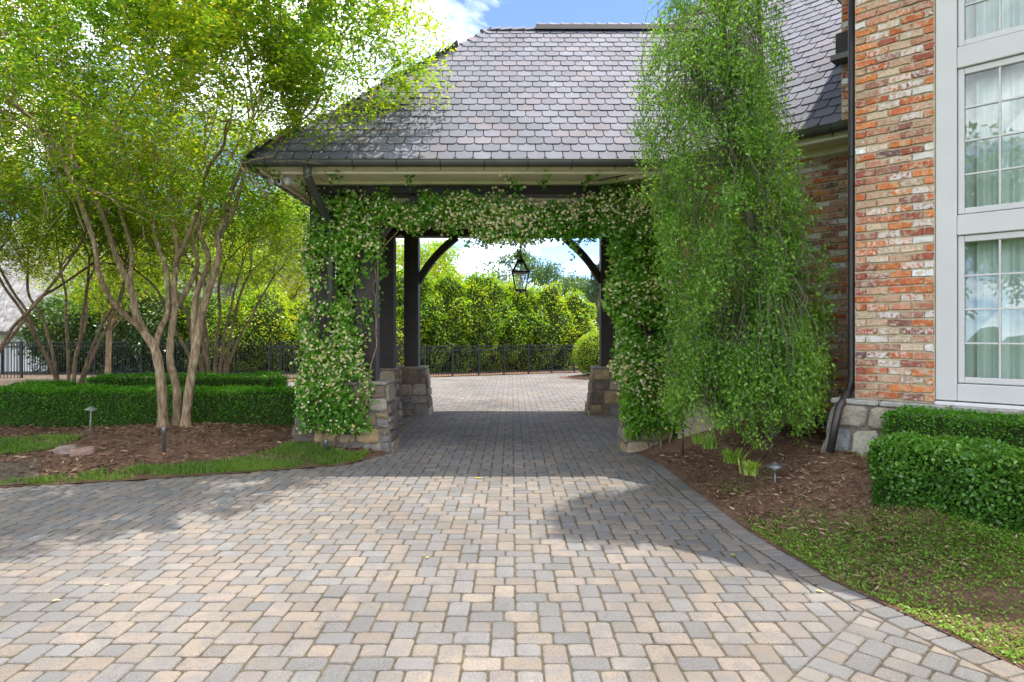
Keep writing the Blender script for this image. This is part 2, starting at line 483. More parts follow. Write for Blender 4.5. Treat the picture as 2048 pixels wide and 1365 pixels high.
# mulch strip under the far fence and the bed by the rear right pillar
s = MB()
s.add([(-9, 21.6, 0.02), (-3.3, 24.7, 0.02), (3.0, 28.0, 0.02), (9, 31.2, 0.02), (9, 40, 0.05), (-9, 40, 0.05)], [(0, 1, 2, 3, 4, 5)])
structure(s.build('mulch_strip', M['mulch']))
def blob_patch(name, cx, cy, rx, ry, h, mat):
    b = MB(); vs = [(cx, cy, h)]; n = 28
    for r, z in ((0.6, h * 0.8), (1.0, 0.012)):
        for k in range(n):
            w = 2 * math.pi * k / n; q = r * (1 + 0.07 * math.sin(3 * w + cx) + 0.05 * math.sin(5 * w))
            vs.append((cx + rx * q * math.cos(w), cy + ry * q * math.sin(w), z))
    fs = [(0, 1 + k, 1 + (k + 1) % n) for k in range(n)]
    fs += [(1 + k, 1 + n + k, 1 + n + (k + 1) % n, 1 + (k + 1) % n) for k in range(n)]
    b.add(vs, fs)
    return structure(b.build(name, mat, smooth=True))
blob_patch('mulch_island', 4.0, 24.6, 2.1, 1.3, 0.14, M['mulch'])
blob_patch('mulch_island', 3.0, 15.7, 1.25, 1.9, 0.12, M['mulch'])

# ------------------------------------------------------------------ driveway and its pavers
POLY = [(-9.5, 1.0), (3.3, 1.0), (2.6, 3.3), (2.43, 3.82), (2.23, 4.43), (2.06, 5.5), (2.0, 6.9), (1.95, 8.5), (1.85, 9.3), (2.9, 9.45), (2.9, 14.25), (1.95, 14.3),
        (2.3, 17), (2.9, 21), (3.4, 23.3), (6.5, 24.5), (6.5, 29.6), (2.9, 27.9), (-3.3, 24.7), (-8.5, 22.0), (-8.5, 15.5), (-2.4, 14.8), (-1.95, 14.3), (-2.75, 14.2),
        (-2.75, 9.6), (-1.85, 9.45), (-2.15, 8.37), (-3.19, 7.92), (-4.68, 7.39), (-5.63, 7.15), (-9.5, 6.55)]
PA = np.array(POLY)
def inside(x, y):
    x, y = np.asarray(x, float), np.asarray(y, float)
    r = np.zeros(x.shape, bool)
    for i in range(len(PA)):
        (x0, y0), (x1, y1) = PA[i - 1], PA[i]
        c = ((y0 > y) != (y1 > y))
        with np.errstate(divide='ignore', invalid='ignore'):
            xi = (x1 - x0) * (y - y0) / (y1 - y0) + x0
        r ^= c & (x < xi)
    return r
d_ = MB(); d_.add([(x, y, -0.007) for x, y in POLY] + [(x, y, -0.05) for x, y in POLY],
                  [tuple(range(len(POLY)))] + [(i, i + len(POLY), (i + 1) % len(POLY) + len(POLY), (i + 1) % len(POLY)) for i in range(len(POLY))])
drive = structure(d_.build('driveway', M['sand']))

U = 0.0695
GREY, TAN, PINK, MIDT = (0.150, 0.147, 0.145), (0.212, 0.173, 0.136), (0.212, 0.169, 0.140), (0.182, 0.163, 0.145)
def paver_col():
    r = random.random()
    a = GREY if r < 0.36 else MIDT if r < 0.58 else TAN if r < 0.86 else PINK
    k = random.uniform(0.86, 1.14); q = random.uniform(0.12, 0.5)
    return tuple((a[i] * (1 - q) + MIDT[i] * q) * k for i in range(3)) + (1.0,)

def paver_mesh(name, w, l, seed, fine=True):
    """a tumbled paver w x l, top at z=0"""
    rr = random.Random(seed); g_ = 0.0045
    hx, hy = w / 2 - g_, l / 2 - g_
    base = []
    c = 0.021
    for sx, sy, order in ((1, 1, 0), (-1, 1, 1), (-1, -1, 0), (1, -1, 1)):
        ks = [0, 0.5, 1] if fine else [0.15, 0.85]
        arc = []
        for k in ks:
            w_ = k * math.pi / 2
            arc.append((hx - c + c * math.cos(w_), hy - c + c * math.sin(w_)))
        if order: arc = arc[::-1]
        for (a, b) in arc: base.append((sx * (a + rr.uniform(-1, 1) * 0.002), sy * (b + rr.uniform(-1, 1) * 0.002)))
        if fine:
            nx, ny = ((0, sy * hy), (-hx, 0), (0, -hy), (hx, 0))[len(base) // 4 % 4] if False else (None, None)
    # bulge the middle of the sides a little
    n = len(base); vs = []
    for z, k in ((-0.03, 0.0), (-0.008, 0.0), (-0.002, 0.0042), (0.0, 0.016)):
        for (a, b) in base:
            m = math.hypot(a, b)
            vs.append((a - math.copysign(min(k, abs(a)), a), b - math.copysign(min(k, abs(b)), b), z + (rr.uniform(-1, 1) * 0.0008 if k else 0)))
    fs = [tuple(range(3 * n, 4 * n))]
    for q in range(3):
        for i in range(n):
            j = (i + 1) % n; fs.append((q * n + i, q * n + j, q * n + n + j, q * n + n + i))
    return vs, fs

def lattice(rot, x0, x1, y0, y1, off):
    """the six pieces of the repeating pattern -> (x, y, w, l) in world, rotated by rot about off"""
    out = []
    cr, sr = math.cos(rot), math.sin(rot)
    cells = ((0, 0, 3, 2), (3, 0, 3, 2), (2, 2, 2, 3), (2, 5, 2, 3), (0, 2, 2, 2), (4, 2, 2, 2))
    span = max(x1 - x0, y1 - y0) * 1.5
    n = int(span / U / 4) + 3
    for i in range(-n, n):
        for j in range(-n, n):
            bx, by = 8 * i + 4 * (j % 2), 4 * j
            for (a, b, w, l) in cells:
                lx, ly = (bx + a + w / 2) * U, (by + b + l / 2) * U
                x, y = off[0] + lx * cr - ly * sr, off[1] + lx * sr + ly * cr
                if x0 <= x <= x1 and y0 <= y <= y1: out.append((x, y, w, l))
    return out
def clip_poly(poly, nx, ny, c):
    out = []
    for i in range(len(poly)):
        a, b = poly[i - 1], poly[i]; da, db = nx * a[0] + ny * a[1] - c, nx * b[0] + ny * b[1] - c
        if (da < 0) != (db < 0):
            t = da / (da - db); out.append((a[0] + (b[0] - a[0]) * t, a[1] + (b[1] - a[1]) * t))
        if db <= 0: out.append(b)
    return out
def rect(x, y, w, l, a, g_=0.004):
    ca, sa = math.cos(a), math.sin(a); hx, hy, c = w * U / 2 - g_, l * U / 2 - g_, 0.012
    return [(x + p * ca - q * sa, y + p * sa + q * ca) for p, q in ((-hx, -hy + c), (-hx + c, -hy), (hx - c, -hy), (hx, -hy + c), (hx, hy - c), (hx - c, hy), (-hx + c, hy), (-hx, hy - c))]
cut = []
def near_edge_line(y):      # the right edge as a local line: normal and offset
    e0, e1 = float(edge_right(y - 0.1)), float(edge_right(y + 0.1)); t = Vector((e1 - e0, 0.2)).normalized()
    n_ = (t.y, -t.x); return n_[0], n_[1], n_[0] * (e0 + e1) / 2 + n_[1] * y - BW - 0.003
BW = 0.21; whole = []
q2_ = math.sqrt(0.5)
for p in [(x, y, w, l, 0.0) for (x, y, w, l) in lattice(0, -9.5, 6.5, 1.4, 29.6, (0.02, 3.0))] + [(x, y, w, l, R(45)) for (x, y, w, l) in lattice(R(45), 0.0, 3.6, 1.4, 5.4, (2.18, 4.02))]:
    x, y, w, l, a = p; poly = rect(*p); n0_ = len(poly); done = poly
    if y < 9:
        if a == 0: done = clip_poly(done, q2_, -q2_, -1.83 * q2_ - 0.004)
        else: done = clip_poly(done, -q2_, q2_, 1.83 * q2_ - 0.004)
        if done and 2.0 < y < 8.9 and x > edge_right(y) - 0.6: done = clip_poly(done, *near_edge_line(y))
    if not done: continue
    if done == poly or len(done) == n0_ and all(abs(u[0] - v[0]) + abs(u[1] - v[1]) < 1e-9 for u, v in zip(done, poly)): whole.append(p)
    else:
        ar = abs(sum(done[i - 1][0] * done[i][1] - done[i][0] * done[i - 1][1] for i in range(len(done)))) / 2
        if ar > 0.0012 and inside(x, y): cut.append(done)
pieces = whole
ax = np.array([(p[0], p[1]) for p in pieces])
ok = inside(ax[:, 0], ax[:, 1])
near_border = (ax[:, 1] < 8.9) & (ax[:, 1] > 2.0) & (ax[:, 0] > edge_right(ax[:, 1]) - BW)
pieces = [p for p, a, b in zip(pieces, ok, near_border) if a and not b]
# soldier course along the right edge
y = 2.3
while y < 8.9:
    e0, e1 = edge_right(y), edge_right(y + 0.14)
    ang = math.atan2(e0 - e1, 0.14)
    L = math.hypot(0.14, e1 - e0)
    pieces.append(((e0 + e1) / 2 - BW / 2 + 0.01, y + 0.07, 3, 2, ang)); y += 0.14 * 0.139 / L
def in_view(p):
    u = p[0] / p[1] * F; v = H / p[1] * F
    return abs(u) < 1080 and v < 745
pieces.sort(key=lambda p: (0 if in_view(p) else 1, p[1]))
shapes = {}
for (w, l) in ((3, 2), (2, 3), (2, 2)):
    for k in range(5):
        vs, fs = paver_mesh('paver', w * U, l * U, w * 31 + l * 7 + k)
        me = bpy.data.meshes.new('paver'); me.from_pydata(vs, [], fs); me.update(); me.materials.append(M['paver'])
        shapes[w, l, k] = me
field = MB()
rough_shape = {(w, l, k): paver_mesh('paver', w * U, l * U, w * 13 + l * 5 + k, False) for (w, l) in ((3, 2), (2, 3), (2, 2)) for k in range(4)}
for i, (x, y, w, l, a) in enumerate(pieces):
    z = random.uniform(-0.003, 0.003); a += random.uniform(-1, 1) * 0.012
    if i < 300:
        o = link('paver', shapes[w, l, random.randrange(5)], drive)
        o.location = (x, y, z); o.rotation_euler = (random.uniform(-1, 1) * 0.012, random.uniform(-1, 1) * 0.012, a)
        o.color = paver_col()
    else:
        vs, fs = rough_shape[w, l, random.randrange(4)]
        ca, sa = math.cos(a), math.sin(a); tx, ty = random.uniform(-1, 1) * 0.012, random.uniform(-1, 1) * 0.012
        field.add([(x + p * ca - q * sa, y + p * sa + q * ca, z + r + tx * p + ty * q) for p, q, r in vs], fs, paver_col())
for poly in cut:
    cx_, cy_ = sum(p[0] for p in poly) / len(poly), sum(p[1] for p in poly) / len(poly); n_ = len(poly); vs = []
    if sum(poly[i - 1][0] * poly[i][1] - poly[i][0] * poly[i - 1][1] for i in range(n_)) < 0: poly = poly[::-1]
    for z, k in ((-0.03, 1), (-0.007, 1), (0.0, 0.88)): vs += [(cx_ + (p[0] - cx_) * k, cy_ + (p[1] - cy_) * k, z) for p in poly]
    field.add(vs, [tuple(range(2 * n_, 3 * n_))] + [(q * n_ + i, q * n_ + (i + 1) % n_, q * n_ + n_ + (i + 1) % n_, q * n_ + n_ + i) for q in (0, 1) for i in range(n_)], paver_col())
stuff(field.build('paver_field', M['paver_j'], drive))

# ------------------------------------------------------------------ stones, bricks, shingles
STONES = [(0.27, 0.195, 0.12), (0.20, 0.155, 0.11), (0.30, 0.245, 0.17), (0.15, 0.12, 0.095), (0.24, 0.205, 0.165), (0.32, 0.225, 0.12), (0.19, 0.17, 0.155), (0.12, 0.092, 0.07)]
def stone_face(p00, p10, p11, p01, parent, rr, rows=(0.16, 0.30), cols=(0.18, 0.42), proud=0.03, grow=0.0):
    """fills a flat four-cornered face with irregular stones, each a part"""
    p00, p10, p11, p01 = map(Vector, (p00, p10, p11, p01))
    nrm = (p10 - p00).cross(p01 - p00).normalized()
    Wd, Hh = (p10 - p00).length, (p01 - p00).length
    def at(u, v): return (p00.lerp(p10, u)).lerp(p01.lerp(p11, u), v)
    v = 0.0; cells = []
    while v < 1 - 1e-3:
        hv = rr.uniform(*rows) / Hh
        if 1 - v - hv < rows[0] * 0.7 / Hh: hv = 1 - v
        u = 0.0
        while u < 1 - 1e-3:
            wu = rr.uniform(*cols) / Wd
            if 1 - u - wu < cols[0] * 0.7 / Wd: wu = 1 - u
            if rr.random() < 0.25 and hv * Hh > 0.2 and wu * Wd < 0.3:
                q = rr.uniform(0.4, 0.6); cells += [(u, v, wu, hv * q), (u, v + hv * q, wu, hv * (1 - q))]
            else: cells.append((u, v, wu, hv))
            u += wu
        v += hv
    for (u, v, wu, hv) in cells:
        jx, jy = 0.018 / Wd, 0.018 / Hh
        gx, gy = 0.009 / Wd, 0.009 / Hh
        cs = []
        for (a, b) in ((0, 0), (1, 0), (1, 1), (0, 1)):
            uu = u + wu * a + (gx if a == 0 else -gx) + rr.uniform(-jx, jx) * (0 < u + wu * a < 0.999)
            vv = v + hv * b + (gy if b == 0 else -gy) + rr.uniform(-jy, jy) * (0 < v + hv * b < 0.999)
            cs.append((uu, vv))
        pts = []
        for k in range(4):
            (a0, b0), (a1, b1) = cs[k], cs[(k + 1) % 4]
            pts.append((lerp(a0, a1, 0.14), lerp(b0, b1, 0.14)))
            pts.append((lerp(a0, a1, 0.5) , lerp(b0, b1, 0.5) + rr.uniform(-1, 1) * 0.2 * jy))
            pts.append((lerp(a0, a1, 0.86), lerp(b0, b1, 0.86)))
        cu, cv = u + wu / 2, v + hv / 2
        pr = proud * rr.uniform(0.6, 1.3)
        b = MB(); vs = []
        for k, off in ((1.0, -0.03), (1.0, pr * 0.55), (0.84, pr)):
            for (a, bb) in pts:
                vs.append(at(cu + (a - cu) * k, cv + (bb - cv) * k) + nrm * (off + (rr.uniform(-1, 1) * 0.006 if off > 0 else 0)))
        n = len(pts)
        vs.append(at(cu, cv) + nrm * (pr + rr.uniform(-0.004, 0.012)))
        fs = [(2 * n + i, 2 * n + (i + 1) % n, 3 * n) for i in range(n)]
        for q in range(2):
            fs += [(q * n + i, q * n + (i + 1) % n, q * n + n + (i + 1) % n, q * n + n + i) for i in range(n)]
        b.add(vs, fs)
        o = b.build('stone', M['stone'], parent)
        c = rr.choice(STONES); k = rr.uniform(0.8, 1.25)
        o.color = (c[0] * k, c[1] * k, c[2] * k, 1)

BRICKS = [((0.42, 0.115, 0.045), 5), ((0.50, 0.165, 0.055), 4), ((0.29, 0.085, 0.055), 5), ((0.26, 0.115, 0.085), 2.6), ((0.16, 0.085, 0.085), 0.8),
          ((0.40, 0.24, 0.155), 3), ((0.46, 0.33, 0.22), 2.2), ((0.40, 0.175, 0.105), 4.5), ((0.62, 0.60, 0.57), 0.8)]
def brick_col(rr):
    c = rr.choices([b[0] for b in BRICKS], [b[1] for b in BRICKS])[0]
    k = rr.uniform(0.95, 1.3)
    al = rr.choices([0.0, 0.12, 0.26, 0.45, 0.95], [9, 4, 4, 2, 1.2])[0]
    return (c[0] * k, c[1] * k, c[2] * k, al)
def brick_shape(w, h, seed, proud=0.016):
    """old hand-made brick, front face towards -y, centre at 0"""
    rr = random.Random(seed); hx, hz = w / 2, h / 2
    ring = []
    for (a, b) in ((-1, -1), (-0.35, -1), (0.35, -1), (1, -1), (1, 1), (0.35, 1), (-0.35, 1), (-1, 1)):
        ring.append((a * hx + rr.uniform(-1, 1) * 0.006, b * hz + rr.uniform(-1, 1) * 0.005))
    vs = []
    for y, k in ((0.01, 1.0), (-proud * 0.55, 1.0), (-proud, 0.87)):
        for (a, b) in ring:
            vs.append((a * (k if k == 1 else 0.95), y + (rr.uniform(-1, 1) * 0.0025 if y < 0 else 0), b * k))
    fs = [(16, 17, 22, 23), (17, 18, 21, 22), (18, 19, 20, 21)]
    for q in range(2):
        for i in range(8):
            j = (i + 1) % 8; fs.append((q * 8 + i, q * 8 + j, q * 8 + 8 + j, q * 8 + 8 + i))
    return vs, fs
BRICK_ME = {}
def brick_me(kind, k):
    if (kind, k) not in BRICK_ME:
        vs, fs = brick_shape({'full': 0.178, 'half': 0.086}[kind], 0.056, hash((kind == 'full', k)) % 9999)
        me = bpy.data.meshes.new('brick'); me.from_pydata(vs, [], fs); me.update(); me.materials.append(M['brick'])
        BRICK_ME[kind, k] = me
    return BRICK_ME[kind, k]
def brick_wall(parent, s0, s1, z0, z1, t, course=0.0735, pitch=0.188, single=lambda s, z: True, seed=1, smax=None):
    """running bond in the local frame (s along the wall, face at t, towards -t)"""
    rr = random.Random(seed); rest = MB(); row = 0; z = z0 + course / 2
    while z < z1 - course * 0.3:
        s = s0; first = True
        while s < s1 - 0.03:
            if first and row % 2: kind = 'half'
            else: kind = 'full'
            first = False
            wd = pitch if kind == 'full' else pitch / 2
            if s1 - s - wd < 0.0:
                if s1 - s < 0.07: break
                kind = 'half' if s1 - s < 0.14 else 'full'
                wd = s1 - s
            sc_ = (wd - 0.010) / {'full': 0.178, 'half': 0.086}[kind]
            c = s + wd / 2; jz = rr.uniform(-1, 1) * 0.003; ja = rr.uniform(-1, 1) * 0.02; jt = rr.uniform(-0.004, 0.004)
            if single(c, z):
                o = link('brick', brick_me(kind, rr.randrange(7)), parent)
                o.location = (c, t + jt, z + jz); o.rotation_euler = (0, ja, 0); o.scale = (sc_, 1, 1); o.color = brick_col(rr)
            else:
                vs, fs = brick_shape(wd - 0.010, 0.056, rr.randrange(40))
                rest.add([(c + a, t + jt + b, z + jz + q) for a, b, q in vs], fs, brick_col(rr))
            s += wd
        row += 1; z += course
    if rest.v: stuff(rest.build('brick_courses', M['brick_j'], parent))

SLATE = [(0.113, 0.111, 0.136), (0.104, 0.103, 0.126), (0.123, 0.121, 0.148), (0.110, 0.108, 0.132), (0.129, 0.115, 0.129), (0.112, 0.115, 0.140), (0.116, 0.113, 0.138), (0.098, 0.097, 0.117)]
def slate_col(rr):
    c = rr.choice(SLATE); k = rr.uniform(0.85, 1.15); return (c[0] * k, c[1] * k, c[2] * k, 1)
def shingle_shape(w, e):
    g_ = 0.006; cl = 0.040
    poly = [(g_, e * 1.25), (g_, 0.040), (g_ + cl * 0.35, 0.012), (g_ + cl, 0.0), (w - g_ - cl, 0.0), (w - g_ - cl * 0.35, 0.012), (w - g_, 0.040), (w - g_, e * 1.25)]
    poly = [(a - w / 2, b) for a, b in poly]
    vs = []
    for top in (0, 1):
        for (a, b) in poly:
            lift = 0.014 * (1 - b / (e * 1.25)) + 0.003
            vs.append((a, b, lift + (0.008 if top else 0)))
    n = len(poly)
    fs = [tuple(range(2 * n - 1, n - 1, -1))] + [(i, n + i, n + (i + 1) % n, (i + 1) % n) for i in range(n)]
    return vs, fs
def shingle_roof(parent, origin, along, up, width, nrows, w, e, keep, nsingle, order, seed):
    """rows of clipped-corner shingles on a sloping plane; the nsingle first ones by order() are parts"""
    rr = random.Random(seed)
    origin, along, up = Vector(origin), Vector(along).normalized(), Vector(up).normalized()
    nr = along.cross(up).normalized()
    if nr.z < 0: raise ValueError('roof plane upside down')
    mat = Matrix((along, up, nr)).transposed()
    items = []
    for r in range(nrows):
        n = int(width / w) + 2
        for k in range(n):
            a = (k + (0.5 if r % 2 else 0.0)) * w; b = r * e
            c = origin + along * a + up * (b + e * 0.5)
            if keep(c): items.append((origin + along * a + up * b, c))
    items.sort(key=lambda q: order(q[1]))
    vs, fs = shingle_shape(w, e)
    me = bpy.data.meshes.new('shingle'); me.from_pydata(vs, [], fs); me.update(); me.materials.append(M['shingle'])
    rest = MB()
    for i, (p, c) in enumerate(items):
        col = slate_col(rr); ja = rr.uniform(-1, 1) * 0.008; lift = rr.uniform(0, 0.004)
        if i < nsingle:
            o = link('shingle', me, parent)
            o.matrix_basis = Matrix.Translation(p + nr * lift) @ (mat @ Matrix.Rotation(ja, 3, 'Z')).to_4x4(); o.color = col
        else:
            rest.add([p + mat @ Vector(v) + nr * lift for v in vs], fs, col)
    if rest.v: stuff(rest.build('shingle_rows', M['shingle_j'], parent))

def half_round_gutter(a, b, r=0.07, seg=9):
    a, b = Vector(a), Vector(b); t = (b - a).normalized(); n = t.cross(Vector((0, 0, 1))).normalized()
    m = MB(); vs = []
    for p in (a, b):
        for rad in (r, r - 0.006):
            for k in range(seg):
                w = math.pi * k / (seg - 1)
                vs.append(p + n * math.cos(w) * rad + Vector((0, 0, -math.sin(w) * rad * 1.1)))
    fs = []
    for k in range(seg - 1):
        fs.append((k, k + 1, 2 * seg + k + 1, 2 * seg + k)); fs.append((seg + k, 3 * seg + k, 3 * seg + k + 1, seg + k + 1))
    for e in (0, 2 * seg): fs.append(tuple(e + k for k in range(seg)))
    m.add(vs, fs)
    for sgn in (1, -1): m.tube([a + n * r * sgn, b + n * r * sgn], 0.009, 6)
    return m, n

# ------------------------------------------------------------------ porte-cochere
XE, YF, YB, ZE = -3.47, 8.60, 14.80, 4.0
YR = (YF + YB) / 2; ZR = ZE + (YR - YF) * 1.016
XH = XE + (YR - YF)
car = empty('porte_cochere', (-0.05, YR, 0), 'open timber drive-through carport with steep slate grey hipped roof on stone pillars', 'carport')
ORI = Vector((-0.05, YR, 0))
hold = bpy.data.objects  # parts are built in world space and shifted under the empty
def pc(o):
    o.parent = car; o.location = o.location - ORI; return o

rs = random.Random(3)
def pillar(x0, x1, y0, y1, seed, faces='flri', ext=None):
    """battered stone base: mortar core and stones"""
    zt, zb, bt = 0.95, -0.05, 0.11
    core = MB()
    B = [Vector(p) for p in ((x0, y0, zb), (x1, y0, zb), (x1, y1, zb), (x0, y1, zb))]
    T = [Vector(p) for p in ((x0 + bt, y0 + bt, zt), (x1 - bt, y0 + bt, zt), (x1 - bt, y1 - bt, zt), (x0 + bt, y1 - bt, zt))]
    core.add(B + T, [(4, 5, 6, 7), (0, 1, 5, 4), (1, 2, 6, 5), (2, 3, 7, 6), (3, 0, 4, 7)])
    o = core.build('stone_pillar', M['stone_mortar']); pc(o)
    rr = random.Random(seed)
    sh = lambda q: q - ORI + ORI
    for f in faces:
        i, j = {'f': (0, 1), 'r': (1, 2), 'b': (2, 3), 'l': (3, 0)}[f]
        stone_face(B[i], B[j], T[j], T[i], o, rr)
    # thin flat cap stones
    cx = x0 + bt - 0.03
    while cx < x1 - bt - 0.05:
        w = min(rr.uniform(0.35, 0.6), x1 - bt + 0.03 - cx)
        c = MB(); c.bbox(cx, cx + w - 0.008, y0 + bt - 0.035, y1 - bt + 0.035, zt, zt + 0.045, 0.01)
        q = c.build('cap_stone', M['stone'], o); k = rr.uniform(0.9, 1.2); q.color = (0.25 * k, 0.22 * k, 0.18 * k, 1)
        cx += w
    return o
PB = [
    pillar(-3.15, -1.71, 9.25, 10.0, 21, 'frl'), pillar(-3.10, -2.22, 10.05, 10.75, 22, 'rlb'),
    pillar(-3.12, -1.71, 13.40, 14.12, 23, 'frl'), pillar(-3.08, -2.22, 12.80, 13.36, 24, 'frl'),
    pillar(1.62, 2.35, 9.25, 10.0, 25, 'fl'), pillar(1.60, 2.9, 13.40, 14.12, 26, 'frl')]

def post(x, y, z0=0.96, z1=3.72, w=0.30):
    m = MB(); m.bbox(x - w / 2, x + w / 2, y - w / 2, y + w / 2, z0, z1, 0.012)
    return pc(m.build('post', M['wood']))
for (x, y) in ((-2.14, 9.62), (-2.80, 9.62), (-2.62, 10.36), (-2.115, 13.76), (-2.72, 13.76), (-2.50, 13.05), (2.015, 9.62), (2.015, 13.76), (2.60, 13.76)):
    post(x, y, 0.97)
def beam(x0, x1, y0, y1, z0, z1):
    m = MB(); m.bbox(x0, x1, y0, y1, z0, z1, 0.012); return pc(m.build('beam', M['wood']))
beam(-3.02, 2.2, 9.46, 9.79, 3.722, 3.97)
beam(-3.02, 3.4, 13.60, 13.93, 3.722, 3.97)
beam(-2.97, -2.64, 9.795, 13.595, 3.725, 3.967)
beam(1.85, 2.18, 9.795, 13.595, 3.725, 3.967)
def brace(a, b, y, w=0.16, t=0.15, sag=0.10):
    """curved knee brace from post a=(x,z) to beam b=(x,z)"""
    a, b = Vector((a[0], 0, a[1])), Vector((b[0], 0, b[1])); L = b - a
    n = Vector((-L.z, 0, L.x)).normalized()
    if n.z < 0: n = -n
    n = n if (b.x - a.x) > 0 else n
    up, lo = [], []
    for k in range(11):
        q = k / 10; c = a + L * q + n * math.sin(math.pi * q) * sag * 0.6
        up.append(c + n * t * 0.5); lo.append(c - n * t * 0.5 * (1 - 0.15 * math.sin(math.pi * q)))
    m = MB(); vs, fs = [], []
    for yy in (y - w / 2, y + w / 2):
        for p in up + lo: vs.append((p.x, yy, p.z))
    K = 11
    for k in range(K - 1):
        fs += [(k, k + 1, K + k + 1, K + k), (2 * K + k, 3 * K + k, 3 * K + k + 1, 2 * K + k + 1),
               (k, 2 * K + k, 2 * K + k + 1, k + 1), (K + k, K + k + 1, 3 * K + k + 1, 3 * K + k)]
    fs += [(0, K, 3 * K, 2 * K), (K - 1, 3 * K - 1, 4 * K - 1, 2 * K - 1)]
    m.add(vs, fs); return pc(m.build('brace', M['wood']))
brace((-1.99, 2.78), (-1.18, 3.72), 13.76)
brace((1.89, 2.78), (1.10, 3.72), 13.76)
brace((-2.01, 3.08), (-1.28, 3.74), 9.62)
brace((1.88, 3.0), (1.2, 3.74), 9.62)

# ceiling and soffit boards
cb = 0
x = -2.63
while x < 1.84:
    m = MB(); m.box(x, x + 0.094, 9.80, 13.59, 3.90, 3.925); pc(m.build('ceiling_board', M['cream'])); x += 0.1
for (x0, x1, y0, y1, zz) in ((XE + 0.06, 2.6, YF + 0.06, 9.455, 3.895), (XE + 0.06, -2.98, 9.458, 13.93, 3.895), (XE + 0.06, 3.4, 13.94, YB - 0.06, 3.895)):
    m = MB(); m.box(x0, x1, y0, y1, zz, zz + 0.02); pc(m.build('soffit', M['cream']))
for k, (y0, z0, z1) in enumerate(((8.70, 3.905, 3.985), (8.80, 3.855, 3.893), (9.36, 3.845, 3.893))):
    m = MB(); m.bbox(XE + 0.1 + k * 0.1, 2.4, y0, y0 + 0.05 + 0.03 * k, z0, z1, 0.01); pc(m.build('crown_moulding', M['cream']))
m = MB(); m.bbox(XE + 0.09, XE + 0.15, YF + 0.1, YB - 0.1, 3.85, 3.893, 0.01); pc(m.build('crown_moulding', M['cream']))
m = MB(); m.bbox(-3.10, -3.04, 9.46, 13.9, 3.845, 3.893, 0.01); pc(m.build('crown_moulding', M['cream']))

# roof body, shingles, hip and ridge caps, ridge vent
XW = 3.75
def roof_pt(x, y, z): return (x, y, z)
rm = MB()
v = [(XE, YF, ZE), (2.05, YF, ZE), (XW, YR, ZR), (XH, YR, ZR), (XE, YB, ZE), (XW + 1.5, YB, ZE)]
v += [(a, b, c - 0.05) for a, b, c in v]
rm.add(v, [(0, 1, 2, 3), (0, 3, 4), (3, 2, 5, 4), (6, 9, 8, 7), (6, 10, 9), (9, 10, 11, 8), (0, 6, 7, 1), (0, 4, 10, 6), (4, 5, 11, 10)])
roof = pc(rm.build('roof', M['dark']))
SL = math.hypot(YR - YF, ZR - ZE); NR = 23; EX = SL / NR
kf = lambda c: (c.x > XE + (c.y - YF) - 0.05) and (c.x < 0.414 * c.y - 1.51 + 0.12) and c.y < YR
sgl = lambda c: (0 if (620 < c.x / c.y * F + 1024 < 1330) else 1, c.z)
def onroof(o_before):
    for o in bpy.data.objects:
        pass
n0 = set(bpy.data.objects)
shingle_roof(roof, (XE - 0.02, YF - 0.035, ZE - 0.035 + 0.01), (1, 0, 0), (0, YR - YF, ZR - ZE), 6.6, NR, 0.238, EX, kf, 300, sgl, 8)
shingle_roof(roof, (XE - 0.035, YB + 0.02, ZE - 0.025), (0, -1, 0), (XH - XE, 0, ZR - ZE), 6.3, NR, 0.238, EX,
             lambda c: (c.y > YF + (c.x - XE) - 0.05) and (c.y < YB - (c.x - XE) + 0.05) and c.x < XH, 0, lambda c: 0, 9)
shingle_roof(roof, (XW + 1.5, YB + 0.035, ZE - 0.025), (-1, 0, 0), (0, YR - YB, ZR - ZE), 9.4, NR, 0.238, EX,
             lambda c: (c.x > XE + (YB - c.y) - 0.05) and c.y > YR, 0, lambda c: 0, 10)
rr = random.Random(4)
def caps(a, b, n, w, parent, name):
    a, b = Vector(a), Vector(b); t = (b - a) / n; tn = t.normalized(); sd = tn.cross(Vector((0, 0, 1))).normalized(); up = sd.cross(tn)
    for k in range(n):
        p = a + t * k; q = p + t * 1.12; m = MB()
        dz = 0.075
        A = [p + sd * w - up * dz + up * 0.045, p + up * 0.055, p - sd * w - up * dz + up * 0.045]
        B = [q + sd * w - up * dz + up * 0.020, q + up * 0.025, q - sd * w - up * dz + up * 0.020]
        Al = [x - up * 0.016 for x in A]; Bl = [x - up * 0.016 for x in B]
        m.add(A + B + Al + Bl, [(0, 1, 4, 3), (1, 2, 5, 4), (6, 9, 10, 7), (7, 10, 11, 8), (0, 6, 7, 1), (1, 7, 8, 2), (0, 3, 9, 6), (2, 8, 11, 5)])
        o = m.build(name, M['shingle'], parent); o.color = slate_col(rr)
caps((XE + 0.02, YF + 0.02, ZE + 0.02), (XH, YR, ZR + 0.01), 24, 0.11, roof, 'hip_cap')
caps((XE + 0.02, YB - 0.02, ZE + 0.02), (XH, YR, ZR + 0.01), 24, 0.11, roof, 'hip_cap')
caps((0.45, YR, ZR + 0.01), (XH - 0.05, YR, ZR + 0.01), 4, 0.12, roof, 'ridge_cap')
m = MB(); m.prism([(0.42, YR - 0.16, ZR - 0.05), (0.42, YR - 0.13, ZR + 0.045), (0.42, YR, ZR + 0.10), (0.42, YR + 0.13, ZR + 0.045), (0.42, YR + 0.16, ZR - 0.05)], (0, 0, 0), (3.0, 0, 0))
m.build('ridge_vent', M['bronze'], roof)
caps((0.45, YR, ZR + 0.085), (3.4, YR, ZR + 0.085), 14, 0.12, roof, 'ridge_cap')
